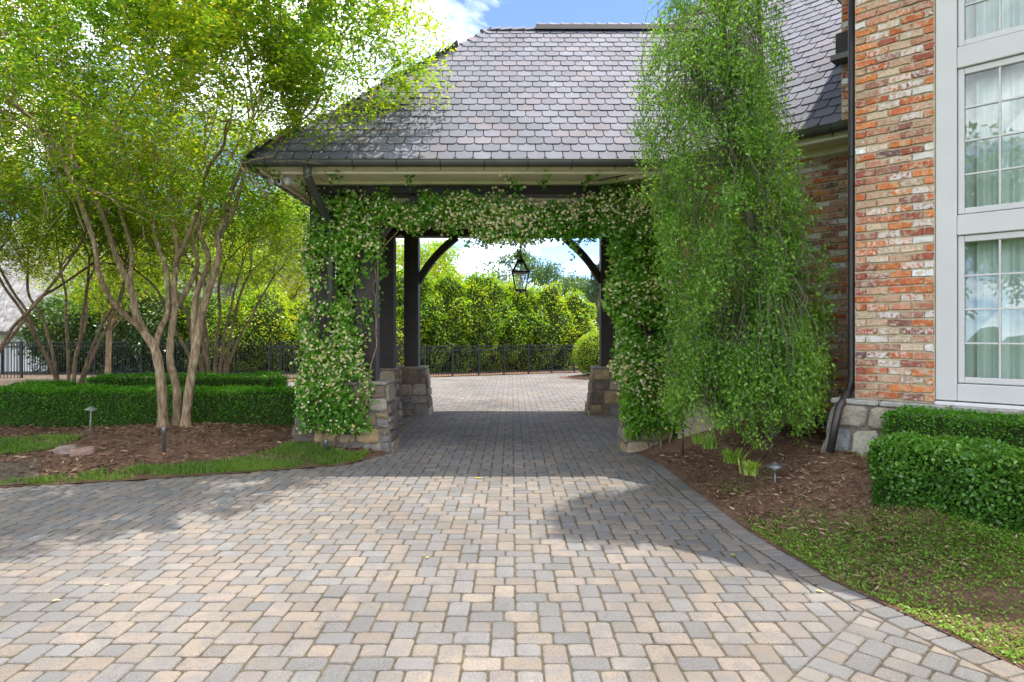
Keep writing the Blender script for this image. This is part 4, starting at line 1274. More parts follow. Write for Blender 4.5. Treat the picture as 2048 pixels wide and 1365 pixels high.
def zl_main(p):
    r = np.hypot(p[:, 0] - CR[0], p[:, 1] - CR[1])
    return 3.3 - 0.14 * r + 0.62 * np.clip(p[:, 0] + 4.4, 0, 3) + 0.45 * clump(p, 1.1, 0)
crape('crape_myrtle', 'large multi stemmed tree with bare tan trunks on the mulch before the hedge', tb, stems, CR, 4, 15, 31,
      M['limb'], M['crape'], 'multi stemmed trees on the left', extra=1400, zlow=zl_main, llen=0.07)

def auto_stems(base, n, spread, h, seed, r0=0.043):
    rr = random.Random(seed); out = []
    for k in range(n):
        w = 2 * math.pi * (k + rr.uniform(-0.3, 0.3)) / n
        dx, dy = math.cos(w), math.sin(w); pts = []
        R1 = spread * rr.uniform(0.45, 1.1)
        for q in range(7):
            t = q / 6; r = 0.14 + R1 * t ** 1.35
            pts.append(Vector((base[0] + dx * r + rr.uniform(-1, 1) * 0.10 * t, base[1] + dy * r + rr.uniform(-1, 1) * 0.10 * t, base[2] + h * t * rr.uniform(0.94, 1.04) if q else base[2])))
        out.append((pts, r0 * rr.uniform(0.7, 1.1), 0.022, 3))
    return out
for (px, py, d, n, spr, h, cr, per, ex, lab, sd) in (
        (140, 760, 13.6, 8, 1.5, 2.9, (0, 0, 4.7, 3.1, 2.5, 2.2), 10, 620, 'smaller brown multi stemmed tree behind the hedge, left of the large one', 51),
        (425, 760, 13.9, 8, 1.3, 2.9, (0.3, 0, 4.5, 3.0, 2.5, 2.2), 10, 620, 'smaller brown multi stemmed tree behind the hedge, right of the large one', 52),
        (-95, 800, 11.2, 6, 2.0, 3.1, (0.1, 0, 5.1, 3.2, 2.8, 2.5), 10, 700, 'multi stemmed tree at the left edge with only its upper limbs in view', 53)):
    b = P(px, py, d); b.z = float(z_left(np.array(b.x), np.array(b.y))) if d < 15 else 0
    c = (b.x + cr[0], b.y + cr[1], cr[2], cr[3], cr[4], cr[5])
    crape('crape_myrtle', lab, b, auto_stems(b, n, spr, h, sd), c, 3, per, sd, M['limb2'], M['crape'], 'multi stemmed trees on the left', llen=0.07, extra=ex, tbase=0.5,
          zlow=lambda p: 2.75 + 0.3 * clump(p, 1.3, 0), L0=0.6)

# ------------------------------------------------------------------ weeping tree by the house
wb = Vector((2.93, 7.25, 0)); wb.z = float(z_right(np.array(wb.x), np.array(wb.y))) - 0.03
wt = empty('weeping_tree', wb, 'tall weeping tree with hanging green strands against the brick wing', 'tree')
tr = MB()
lead = [[wb, Vector((2.86, 7.2, 1.6)), Vector((2.62, 7.05, 2.7)), Vector((2.38, 6.95, 3.6)), Vector((2.25, 6.9, 4.6)), Vector((2.2, 6.9, 5.7))],
        [Vector((2.62, 7.05, 2.7)), Vector((2.72, 6.95, 3.5)), Vector((2.62, 6.85, 4.4)), Vector((2.6, 6.85, 5.4))],
        [Vector((2.4, 6.95, 3.5)), Vector((2.1, 6.85, 4.1)), Vector((1.85, 6.75, 4.4))]]
def along(pts, t):
    t = t * (len(pts) - 1); i = min(int(t), len(pts) - 2); return pts[i].lerp(pts[i + 1], t - i)
for L_, r0, r1 in zip(lead, (0.075, 0.045, 0.035), (0.03, 0.018, 0.015)):
    pts = [along(L_, k / 14) + Vector((math.sin(k * 1.3) * 0.015, math.cos(k * 1.7) * 0.015, 0)) for k in range(15)]
    tr.tube(pts, [lerp(r0, r1, k / 14) for k in range(15)], 8, cap=False)
WP, WD, WN = [], [], []
rw = np.random.default_rng(8)
def env(z):     # centre x and half width of the weeping outline at height z
    cx = np.interp(z, [0.6, 1.0, 1.8, 2.6, 3.2, 3.6, 4.2, 5.0, 5.8], [2.46, 2.48, 2.50, 2.47, 2.24, 2.10, 2.14, 2.18, 2.2])
    hw = np.interp(z, [0.6, 1.0, 1.8, 2.6, 3.2, 3.6, 4.2, 5.0, 5.8], [0.70, 0.76, 0.80, 0.80, 0.84, 0.80, 0.80, 0.74, 0.5])
    return cx, hw
for k in range(760):
    low = k >= 330
    if low: li = rw.choice(3, p=[0.55, 0.3, 0.15]); zt = rw.uniform(0.22, 0.55) if li == 0 else rw.uniform(0.1, 0.6)
    else: li = rw.choice(3, p=[0.55, 0.3, 0.15]); zt = rw.uniform(0.5, 1.0) if li == 0 else rw.uniform(0.3, 1.0)
    p = along(lead[li], zt); w = rw.uniform(0, 2 * math.pi)
    z0 = (rw.uniform(1.5, 3.7) if rw.random() < 0.62 else rw.uniform(1.0, 2.0)) if low else p.z + rw.uniform(0.05, 0.4)
    if low: p = along(lead[0], float(np.interp(min(z0 + 0.15, 3.4), [wb.z, 1.6, 2.7, 3.6], [0, 0.2, 0.4, 0.6])))
    cx, hw = env(z0 - (0.3 if low else 0.7)); q = math.sqrt(rw.uniform(0.08, 1.0)) * (1.06 if rw.random() < 0.15 else 0.97)
    tx, ty = cx + math.cos(w) * hw * q, 6.93 + math.sin(w) * min(hw, 0.92) * q
    ln_ = rw.uniform(0.35, 1.35)
    zend = max(z0 - ln_, rw.uniform(0.72, 1.0))
    pts = [p, Vector((lerp(p.x, tx, 0.35), lerp(p.y, ty, 0.35), lerp(p.z, z0, 0.7) + 0.1)), Vector((lerp(p.x, tx, 0.75), lerp(p.y, ty, 0.75), z0 + 0.04)), Vector((tx, ty, z0 - 0.18))]
    x, y, z = tx, ty, z0 - 0.18
    while z > zend:
        z -= 0.16; x += rw.normal() * 0.035 + math.cos(w) * 0.012; y += rw.normal() * 0.035
        c2, h2 = env(z); x = c2 + np.clip(x - c2, -h2 * 1.05, h2 * 1.05)
        pts.append(Vector((x, y, z)))
    tr.tube(pts, [max(0.0065 * (1 - i / len(pts)), 0.0018) for i in range(len(pts))], 3, cap=False)
    m_ = len(pts) - 1; nl = int(m_ * (14 if low else 8.0))
    cl = rw.uniform(0, 6.28)
    for t in rw.uniform(0.10, 1.0, nl) * m_:
        if math.sin(t * 1.9 + cl) + rw.uniform(-1, 1) < -0.35: continue
        i = min(int(t), m_ - 1); a = pts[i].lerp(pts[i + 1], t - i); dv = (pts[i + 1] - pts[i]).normalized()
        WP.append(a); WD.append(dv)
WP, WD = np.array([tuple(a) for a in WP]), np.array([tuple(a) for a in WD])
rep = 4; WP = np.repeat(WP, rep, 0); WD = np.repeat(WD, rep, 0); n = len(WP)
# denser skirt below the eave
tw = rng.uniform(0, 1, n)
WP = WP + rng.normal(size=(n, 3)) * np.array([0.055, 0.055, 0.045])
kk = clump(WP, 7.5, 2) + clump(WP, 3.1, 5) * 0.6 + rng.normal(size=n) * 0.4 > -0.30
WP, WD = WP[kk], WD[kk]; n = len(WP)
d = rng.normal(size=(n, 3)) + WD * 0.7; ln = 0.036 * rng.uniform(0.5, 1.5, n)
tint = 0.42 + clump(WP, 2.6, 1) * 0.2 + rng.normal(size=n) * 0.24
tr.v = [(a - wb.x, b - wb.y, c - wb.z) for a, b, c in tr.v]
tr.build('trunk', M['limb3'], wt, smooth=True)
leaves('crown', M['weep'], WP - np.array(wb), d, rng.normal(size=(n, 3)) * 0.6 + np.array([0, 0, 0.9]), ln, ln * 0.55, tint, wt)

# ------------------------------------------------------------------ jasmine vines
def vine(name, label, base, boxes, n_leaf, n_flower, stem_paths, seed, wisps=()):
    """boxes: (x0,x1,y0,y1,z0,z1,weight)"""
    r_ = np.random.default_rng(seed)
    root = empty(name, base, label, 'vine', 'flowering vines on the carport'); B = np.array(base)
    w = np.array([(b[1] - b[0]) * (b[5] - b[4]) * b[6] for b in boxes]); w = w / w.sum()
    PP = []
    for b, q in zip(boxes, w):
        k = int(n_leaf * q * 2.2); p = np.stack([r_.uniform(b[0], b[1], k), r_.uniform(b[2], b[3], k), r_.uniform(b[4], b[5], k)], -1)
        f = clump(p, 3.3, 5) * 0.6 + clump(p, 9, 0) * 0.5
        # thin out towards the box borders for a ragged outline
        ex = np.minimum((p[:, 0] - b[0]), (b[1] - p[:, 0])) / 0.16; ez = np.minimum((p[:, 2] - b[4]), (b[5] - p[:, 2])) / 0.16
        e = np.clip(np.minimum(ex, ez), 0, 1)
        PP.append(p[(f + r_.normal(size=k) * 0.35 + (e - 1) * 1.0) > 0.02])
    p = np.concatenate(PP)
    for wp in wisps:
        k = 40; t = r_.uniform(0, 1, k)[:, None]; a, b_ = np.array(wp[0]), np.array(wp[1])
        p = np.concatenate([p, a + (b_ - a) * t + r_.normal(size=(k, 3)) * 0.035])
    k = len(p)
    front = np.array([0, -1, 0.25])
    d = r_.normal(size=(k, 3)) + np.array([0, -0.3, -0.15]); nr = front * 0.7 + np.array([0, 0, 0.7]) + r_.normal(size=(k, 3)) * 0.5
    ln = 0.072 * r_.uniform(0.5, 1.35, k)
    tint = 0.45 + clump(p, 2.2, 2) * 0.2 + r_.normal(size=k) * 0.24
    leaves('foliage', M['vine'], p - B, d, nr, ln, ln * 0.55, tint, root)
    # star-shaped flowers: five petals each
    fp = p[r_.choice(k, n_flower, p=np.clip(clump(p, 4.5, 3) + 0.9, 0.05, 2) / np.clip(clump(p, 4.5, 3) + 0.9, 0.05, 2).sum())] + np.array([0, -0.045, 0]) + r_.normal(size=(n_flower, 3)) * 0.03
    fn = norm(front + r_.normal(size=(n_flower, 3)) * 0.5); a = norm(np.cross(fn, r_.normal(size=(n_flower, 3)))); b = np.cross(fn, a)
    ang = np.arange(5) * 2 * math.pi / 5
    dd = (a[:, None] * np.cos(ang)[None, :, None] + b[:, None] * np.sin(ang)[None, :, None]).reshape(-1, 3)
    sz = np.repeat(r_.uniform(0.016, 0.028, n_flower), 5)
    leaves('flowers', M['flower'], np.repeat(fp, 5, 0) - B, dd, np.repeat(fn, 5, 0), sz, sz * 0.62, np.repeat(r_.uniform(0, 1, n_flower), 5), root, fold=0.1)
    m = MB()
    for pts in stem_paths:
        q = [Vector(x) for x in pts]; f = [along(q, i / 16) + Vector((math.sin(i * 1.9 + len(pts)) * 0.02, math.cos(i * 1.3) * 0.02, 0)) for i in range(17)]
        m.tube(f, [lerp(0.016, 0.005, i / 16) for i in range(17)], 5, cap=False)
    m.v = [(x - B[0], y - B[1], z - B[2]) for x, y, z in m.v]
    m.build('stem', M['limb2'], root, smooth=True)
    return root
zg = float(z_left(np.array(-2.5), np.array(9.15)))
vine('jasmine_vine', 'white flowering vine climbing the left stone pillar and its posts', (-2.5, 9.1, zg), [
    (-3.05, -2.0, 9.12, 9.5, 0.95, 1.75, 0.95), (-3.05, -1.95, 8.98, 9.3, 0.28, 1.05, 0.65), (-3.0, -1.95, 9.2, 9.8, 1.55, 2.65, 1.05),
    (-3.10, -1.85, 9.25, 9.8, 2.5, 3.45, 1.1), (-2.9, -1.75, 9.25, 9.7, 3.3, 3.8, 0.65), (-2.0, -1.15, 9.25, 9.7, 3.12, 3.62, 0.5), (-3.2, -2.7, 9.3, 9.9, 1.2, 3.0, 0.6)],
    25000, 3400, [[(-2.5, 9.1, zg - 0.05), (-2.45, 9.1, 0.6), (-2.6, 9.35, 1.3), (-2.3, 9.4, 2.4), (-2.1, 9.4, 3.5)], [(-2.62, 9.1, zg - 0.05), (-2.8, 9.15, 0.7), (-2.9, 9.4, 1.6), (-2.75, 9.4, 3.0)],
                  [(-2.4, 9.1, zg - 0.05), (-2.1, 9.1, 0.5), (-1.98, 9.42, 1.5), (-1.95, 9.42, 2.8), (-1.4, 9.4, 3.5)], [(-1.97, 9.45, 1.6), (-2.0, 9.44, 2.4), (-1.93, 9.42, 3.1)]],
    3, [((-2.45, 9.0, 3.75), (-2.4, 8.7, 4.0)), ((-1.45, 9.2, 3.75), (-1.38, 8.62, 4.05)), ((-2.9, 9.1, 3.6), (-2.95, 9.0, 3.9))])
zg = float(z_right(np.array(2.05), np.array(9.1)))
vine('jasmine_vine', 'yellowish flowering vine on the right pillar, trailing as a garland along the beam', (2.05, 9.1, zg), [
    (1.52, 2.5, 9.0, 9.5, 0.15, 1.2, 0.9), (1.42, 2.55, 9.0, 9.55, 1.0, 2.2, 1.15), (1.32, 2.6, 9.05, 9.6, 2.0, 3.3, 1.25), (1.25, 2.5, 9.1, 9.6, 3.1, 3.85, 1.1),
    (-1.35, 1.5, 9.22, 9.62, 3.2, 3.74, 1.05), (-0.75, 1.35, 9.25, 9.55, 2.95, 3.4, 0.95), (-1.2, -0.5, 9.25, 9.6, 3.1, 3.7, 0.9)],
    40000, 8500, [[(2.1, 9.1, zg - 0.05), (2.0, 9.2, 0.9), (1.9, 9.4, 2.0), (1.8, 9.4, 3.3), (0.6, 9.4, 3.6), (-1.2, 9.4, 3.6)], [(2.2, 9.1, zg - 0.05), (2.3, 9.15, 0.8), (2.2, 9.4, 2.2), (2.0, 9.4, 3.6)],
                  [(1.95, 9.1, zg - 0.05), (1.7, 9.12, 0.7), (1.75, 9.4, 1.9), (1.6, 9.35, 3.2), (0.3, 9.4, 3.3), (-0.7, 9.4, 3.2)]],
    4, [((0.4, 9.2, 3.78), (0.5, 8.75, 3.86)), ((0.12, 9.2, 3.75), (-0.15, 8.8, 3.9)), ((1.0, 9.2, 3.8), (1.12, 8.8, 3.88)), ((0.86, 9.35, 3.0), (0.9, 9.35, 2.82)), ((0.12, 11.7, 3.2), (0.15, 11.66, 2.98))])

# ------------------------------------------------------------------ clipped hedges
def hedge(label, path, width, zb, zt, n, leafmat, llen, zfn=None, tbase=0.42, group='clipped hedges', curve=False, rough=0.02):
    """hedge of rounded box section following a path of ground points"""
    pts = [Vector((a, b, 0)) for a, b in path]
    fine = [along(pts, i / 60) for i in range(61)]
    if curve:
        for _ in range(30):
            fine = [fine[0]] + [(fine[i - 1] + fine[i] * 2 + fine[i + 1]) / 4 for i in range(1, 60)] + [fine[-1]]
    c0 = fine[30]; root = empty('hedge', (c0.x, c0.y, zb), label, 'hedge', group); B = np.array(root.location)
    f = np.array([tuple(p) for p in fine]); seg = np.linalg.norm(np.diff(f, axis=0), axis=1); cum = np.concatenate([[0], np.cumsum(seg)]); Lt = cum[-1]
    tg = norm(np.gradient(f, axis=0)); nl = np.stack([-tg[:, 1], tg[:, 0], tg[:, 2] * 0], -1)
    hgt = zt - zb; per = 2 * hgt + width; hw = width / 2; rc = 0.09
    def section(q):      # 0..1 around the section -> lateral, height, normal
        a = q * per
        lat = np.where(a < hgt, -hw, np.where(a < hgt + width, -hw + (a - hgt), hw))
        z = np.where(a < hgt, a, np.where(a < hgt + width, hgt, hgt - (a - hgt - width)))
        # round the top corners
        over = np.clip(np.abs(lat) - (hw - rc), 0, rc); ov2 = np.clip(z - (hgt - rc), 0, rc)
        corner = (over > 0) & (ov2 > 0); l = np.hypot(over, ov2); k = np.where(corner & (l > rc), rc / np.maximum(l, 1e-6), 1)
        lat = np.sign(lat) * (np.where(corner, hw - rc + over * k, np.abs(lat))); z = np.where(corner, hgt - rc + ov2 * k, z)
        lat = lat * (1 - 0.10 * (1 - z / hgt) ** 2)
        nx = np.where(corner, np.sign(lat) * over / np.maximum(l, 1e-6), np.where(np.abs(lat) > hw - 0.02 - 0.1 * hw, np.sign(lat), 0)); nz = np.where(corner, ov2 / np.maximum(l, 1e-6), np.where(z >= hgt - 1e-3, 1.0, 0.0))
        return lat, z, nx, nz
    t = rng.uniform(0, Lt, n); lat, z, nx, nz = section(rng.uniform(0, 1, n))
    # rounded ends
    ix = lambda arr: np.stack([np.interp(t, cum, arr[:, j]) for j in range(3)], -1)
    c, nn_, tt = ix(f), ix(nl), ix(tg)
    endd = np.minimum(t, Lt - t); sh = np.clip(1 - endd / 0.16, 0, 1) ** 2
    lat = lat * (1 - 0.35 * sh); z = z * (1 - 0.10 * sh)
    p = c + nn_ * lat[:, None] + np.array([0, 0, 1.0]) * (zb + z)[:, None]
    nrm = nn_ * nx[:, None] + np.array([0, 0, 1.0]) * nz[:, None]
    # end caps
    ne = int(n * width / Lt * 1.1) + 10
    e = rng.integers(0, 2, ne); pe = f[np.where(e == 0, 0, -1)] + nl[np.where(e == 0, 0, -1)] * (rng.uniform(-hw, hw, ne) * 0.9)[:, None] + np.array([0, 0, 1.0]) * (zb + rng.uniform(0, hgt * 0.95, ne))[:, None]
    nre = tg[np.where(e == 0, 0, -1)] * np.where(e == 0, -1, 1)[:, None]
    p = np.concatenate([p, pe]); nrm = np.concatenate([nrm, nre])
    k = len(p)
    p = p + nrm * (clump(p, 3, 1) * rough + clump(p, 11, 2) * rough * 0.7 + rng.uniform(-0.09, 0.012, k) * rng.uniform(0, 1, k))[:, None] + rng.normal(size=(k, 3)) * 0.008
    if zfn is not None: p[:, 2] += zfn(p[:, 0], p[:, 1])
    d = nrm * 0.55 + rng.normal(size=(k, 3)) * 0.7; nr = nrm * 0.5 + rng.normal(size=(k, 3)) * 0.5 + np.array([0, 0, 0.8])
    ln = llen * rng.uniform(0.65, 1.35, k)
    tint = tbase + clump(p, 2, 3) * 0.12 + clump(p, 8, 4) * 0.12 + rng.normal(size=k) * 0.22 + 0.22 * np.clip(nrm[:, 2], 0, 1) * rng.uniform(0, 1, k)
    leaves('foliage', leafmat, p - B, d, nr, ln, ln * 0.6, tint, root)
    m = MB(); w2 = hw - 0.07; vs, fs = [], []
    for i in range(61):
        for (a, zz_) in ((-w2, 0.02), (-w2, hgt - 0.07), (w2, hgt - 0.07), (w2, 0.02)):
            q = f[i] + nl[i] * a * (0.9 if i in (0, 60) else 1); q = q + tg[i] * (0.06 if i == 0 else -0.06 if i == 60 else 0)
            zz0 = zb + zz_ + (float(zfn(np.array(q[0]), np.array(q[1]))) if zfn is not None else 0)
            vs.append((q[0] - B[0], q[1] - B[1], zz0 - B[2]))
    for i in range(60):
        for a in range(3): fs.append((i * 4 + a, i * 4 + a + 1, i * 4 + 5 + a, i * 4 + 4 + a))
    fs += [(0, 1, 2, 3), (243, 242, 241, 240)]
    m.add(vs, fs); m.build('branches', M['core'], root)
    return root
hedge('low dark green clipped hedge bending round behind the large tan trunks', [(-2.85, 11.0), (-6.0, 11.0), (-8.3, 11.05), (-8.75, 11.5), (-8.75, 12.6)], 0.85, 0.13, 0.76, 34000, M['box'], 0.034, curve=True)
hedge('second low hedge row further back, below the smaller multi stemmed trees', [(-8.2, 12.75), (-6.0, 12.95), (-4.6, 13.0)], 0.8, 0.15, 0.86, 15000, M['box'], 0.036, curve=True)
hedge('short far hedge row glimpsed behind the left stone pillar', [(-4.35, 13.3), (-3.3, 13.35)], 0.7, 0.12, 0.74, 5000, M['box'], 0.036)
def rowR(s0, s1, t): return [L2W(s0, t), L2W(s1, t)]
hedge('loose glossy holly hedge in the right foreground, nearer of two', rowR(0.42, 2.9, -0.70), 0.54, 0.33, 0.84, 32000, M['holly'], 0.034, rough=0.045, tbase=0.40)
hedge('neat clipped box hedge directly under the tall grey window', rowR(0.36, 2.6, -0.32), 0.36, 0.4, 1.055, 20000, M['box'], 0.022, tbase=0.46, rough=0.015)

# ------------------------------------------------------------------ shrubs and trees beyond
def shrub(name, label, cat, blobs, n, mat, llen, group=None, **kw):
    c = blobs[0]; root = empty(name, (c[0], c[1], 0.0), label, cat, group)
    blobs_shrub(root, blobs, n, M[mat], llen, **kw); return root
G = 'tall shrubs beyond the far fence'
def Pb(px, d, z): return ((px - 1024) / F * d, d, z)
for (px, d, top, w, mat, n, tb_, lab) in (
        (812, 27.6, 4.3, 1.8, 'laurel', 19000, 0.52, 'tall yellow green shrub behind the inner rear left post'),
        (880, 27.9, 4.0, 1.7, 'laurel', 19000, 0.46, 'shrub beyond the fence, first right of the inner rear left post'),
        (945, 28.4, 4.15, 1.75, 'laurel', 19000, 0.50, 'shrub beyond the fence, left of the hanging lantern'),
        (1010, 29.2, 3.85, 1.75, 'laurel', 19000, 0.56, 'shrub beyond the fence, just below the hanging lantern'),
        (1072, 29.6, 3.75, 1.6, 'laurel', 11000, 0.58, 'yellowish shrub beyond the fence, right of the hanging lantern'),
        (1130, 30.2, 3.35, 1.5, 'laurel', 11000, 0.55, 'last rounded shrub of the row, beside the round clipped bush')):
    x, y, _ = Pb(px, d, 0)
    bl = [(x, y, top * 0.5, w, 1.2, top * 0.52), (x - 0.55, y - 0.3, top * 0.28, w * 0.75, 1.0, top * 0.3), (x + 0.5, y + 0.1, top * 0.74, w * 0.62, 0.9, top * 0.27), (x - 0.5, y - 0.1, top * 0.66, w * 0.55, 1.0, top * 0.25), (x + 0.2, y - 0.5, top * 0.42, w * 0.6, 0.9, top * 0.25)]
    shrub('laurel_shrub', lab, 'shrub', bl, n, mat, 0.125, G, tbase=tb_ - 0.06, lump=0.26, lscale=3.4)
x, y, _ = Pb(1198, 24.6, 0)
shrub('round_bush', 'round clipped bush on a mulch island beside the rear right post', 'bush', [(x, y, 0.88, 0.92, 0.9, 0.88)], 9000, 'laurel', 0.06, tbase=0.36, lump=0.05)
x, y, _ = Pb(1250, 22.5, 0)
shrub('low_bush', 'low bright green bush behind the rear right pillar', 'bush', [(x + 0.2, y, 0.35, 1.0, 0.7, 0.4)], 4000, 'laurel', 0.06, tbase=0.75)
GL = 'shrubs behind the left fence'
for (px, d, top, w, mat, n, tb_, ll, lab) in (
        (150, 27.6, 3.4, 1.9, 'magnolia', 9000, 0.30, 0.15, 'dark glossy shrub at the corner of the white house'),
        (290, 27.4, 4.1, 2.3, 'magnolia', 13000, 0.42, 0.14, 'large dark shrub with pale new leaves behind the large tan trunks'),
        (420, 27.8, 3.3, 1.9, 'laurel', 11000, 0.42, 0.12, 'rounded yellow green shrub behind the left fence, right of the dark one'),
        (530, 27.6, 3.5, 2.0, 'laurel', 19000, 0.55, 0.12, 'bright yellow green shrub behind the flowering left pillar'),
        (650, 28.0, 3.6, 2.0, 'laurel', 11000, 0.50, 0.12, 'yellow green shrub partly hidden by the left carport posts'),
        (745, 27.0, 3.4, 1.4, 'laurel', 9000, 0.60, 0.12, 'bright shrub seen between the left carport posts')):
    x, y, _ = Pb(px, d, 0)
    bl = [(x, y, top * 0.48, w, 1.5, top * 0.54), (x + 0.8, y - 0.3, top * 0.35, w * 0.7, 1.1, top * 0.36), (x - 0.7, y - 0.1, top * 0.6, w * 0.6, 1.0, top * 0.34)]
    shrub('garden_shrub', lab, 'shrub', bl, n, mat, ll, GL, tbase=tb_, lump=0.2, lscale=1.7)

def simple_tree(name, label, x, y, h, r, n, mat, llen, seed, zc=0.66, bark='limb2', tbase=0.45, airy=0.0, group=None, tr_r=0.16, rz=None):
    """trunk with limbs, each limb ending in a loose clump of leaves"""
    r_ = np.random.default_rng(seed); root = empty(name, (x, y, 0), label, 'tree', group); mb = MB()
    k = 26; u = r_.normal(size=(k, 3)); u = norm(u) * (r_.uniform(0.35, 1, k) ** 0.5)[:, None]
    rz = rz or h * (1 - zc) * 0.98
    cen = np.stack([u[:, 0] * r, u[:, 1] * r, h * zc + u[:, 2] * rz], -1)
    mb.tube([(0, 0, -0.1), (0.03 * h * 0.3, 0, h * 0.3), (0, 0.05, h * 0.6), (0.05, 0, h * 0.92)], [tr_r * 1.2, tr_r * 0.9, tr_r * 0.6, tr_r * 0.2], 8, cap=False)
    PP, NN = [], []
    for c in cen:
        z0 = max(h * 0.22, c[2] - np.hypot(c[0], c[1]) * 0.9 - 0.3)
        mb.tube([Vector((0, 0, z0)), Vector((c[0] * 0.5, c[1] * 0.5, lerp(z0, c[2], 0.6))), Vector(c)], [tr_r * 0.35, tr_r * 0.22, tr_r * 0.07], 5, cap=False)
        m_ = int(n / k); uu = rdir(m_); rad = r * r_.uniform(0.28, 0.5) * (1 - airy * 0.4)
        rr_ = rng.uniform(0.25, 1, m_)[:, None] ** 0.6 * (1 + 0.3 * clump(uu * 2 + c, 2.5, 1))[:, None]
        PP.append(c + uu * rr_ * rad * np.array([1, 1, 0.75])); NN.append(uu)
    p, nn = np.concatenate(PP), np.concatenate(NN); m_ = len(p)
    mb.build('trunk', M[bark], root, smooth=True)
    ln = llen * rng.uniform(0.6, 1.4, m_)
    leaves('crown', M[mat], p, nn * 0.4 + rng.normal(size=(m_, 3)), nn + rng.normal(size=(m_, 3)) * 0.6 + np.array([0, 0, 0.4]), ln, ln * 0.5,
           tbase + clump(p, 1.0, 3) * 0.2 + rng.normal(size=m_) * 0.22, root)
    return root
x, y, _ = Pb(850, 31, 0)
simple_tree('yellow_green_tree', 'yellow green loose tree rising behind the shrubs left of the lantern', x - 0.6, y, 6.4, 2.3, 15000, 'laurel', 0.14, 61, tbase=0.6, group='trees beyond')
x, y, _ = Pb(560, 32, 0)
simple_tree('yellow_green_tree', 'bright spreading tree behind the left fence beside the white house roof', x, y, 8.5, 3.6, 18000, 'laurel', 0.16, 62, tbase=0.6, group='trees beyond')
x, y, _ = Pb(215, 22.5, 0)
simple_tree('garden_tree', 'leafy light green tree in front of the fence and the white house roof', x, y, 6.6, 2.6, 15000, 'laurel', 0.12, 66, tbase=0.5, zc=0.70, tr_r=0.09)
x, y, _ = Pb(1040, 48, 0)
simple_tree('airy_tree', 'tall open grey green tree directly behind the hanging lantern', x, y, 7.6, 3.0, 7000, 'far', 0.20, 63, airy=0.6, group='trees beyond')
x, y, _ = Pb(1135, 60, 0)
simple_tree('far_tree', 'rounded far green tree between the airy tree and the conifer', x, y, 6.9, 3.2, 8000, 'far', 0.26, 64, tbase=0.5, group='trees beyond')
x, y, _ = Pb(960, 66, 0)
simple_tree('far_tree', 'dark far tree showing just over the shrubs left of the lantern', x, y, 6.9, 3.0, 7000, 'conifer', 0.26, 65, tbase=0.4, group='trees beyond')
# conifer
x, y, _ = Pb(1196, 37, 0)
cn = empty('conifer_tree', (x, y, 0), 'slender dark conifer beside the inner rear right post', 'tree', 'trees beyond')
m = MB(); m.tube([(0, 0, -0.1), (0, 0, 5.6)], [0.14, 0.02], 7, cap=False)
zz = rng.uniform(0.4, 5.6, 240); ww_ = rng.uniform(0, 6.28, 240); PP, NN = [], []
for z_, w_ in zip(zz, ww_):
    l = (1 - z_ / 5.9) * 1.5 + 0.12; e = Vector((math.cos(w_) * l, math.sin(w_) * l, z_ - 0.15 * l))
    m.tube([(0, 0, z_), e], [0.02, 0.006], 3, cap=False)
    t = rng.uniform(0.15, 1, 32)[:, None]; PP.append(np.array([[0, 0, z_]]) * (1 - t) + np.array([tuple(e)]) * t + rng.normal(size=(32, 3)) * 0.09); NN.append(np.repeat([tuple(e)], 32, 0) - [0, 0, z_])
p, nn = np.concatenate(PP), np.concatenate(NN); k = len(p)
m.build('trunk', M['limb2'], cn)
leaves('crown', M['conifer'], p, norm(nn) + rng.normal(size=(k, 3)) * 0.6 - np.array([0, 0, 0.3]), rng.normal(size=(k, 3)) + [0, 0, 1], 0.16 * rng.uniform(0.6, 1.3, k), 0.04, 0.45 + rng.normal(size=k) * 0.25, cn)
# far woods as one mass
nw = 60; wx = np.linspace(-90, 90, nw); bl = []
p_, n_ = [], []
for i, xx in enumerate(wx):
    r_ = rng.uniform(3.0, 5.0); hh = rng.uniform(5.2, 7.4); yy = 92 + rng.uniform(-6, 8) + abs(xx) * 0.15
    u = rdir(900); q = u * np.array([r_, r_, hh * 0.5]) * (1 + 0.2 * clump(u * 3 + xx, 2, 1))[:, None]
    p_.append(q + np.array([xx, yy, hh * 0.5])); n_.append(u)
p, nn = np.concatenate(p_), np.concatenate(n_); k = len(p)
o = leaves('far_woods', M['far'], p, rng.normal(size=(k, 3)), nn + rng.normal(size=(k, 3)) * 0.5, 0.75 * rng.uniform(0.6, 1.3, k), 0.5, 0.35 + rng.normal(size=k) * 0.25)
stuff(o)

# trees across the lawn that the tall window mirrors
for (x, y, h, r, sd, lab) in ((-20, -9, 11, 4.5, 71, 'broad lawn tree mirrored in the tall window, nearer one'), (-30, -24, 13, 5.5, 72, 'broad lawn tree mirrored in the tall window, farther one'),
                              (-27, 2, 10, 4.2, 73, 'broad lawn tree at the far left of the lawn')):
    simple_tree('lawn_tree', lab, x, y, h, r, 7000, 'crape', 0.34, sd, zc=0.6, tr_r=0.25, group='lawn trees')

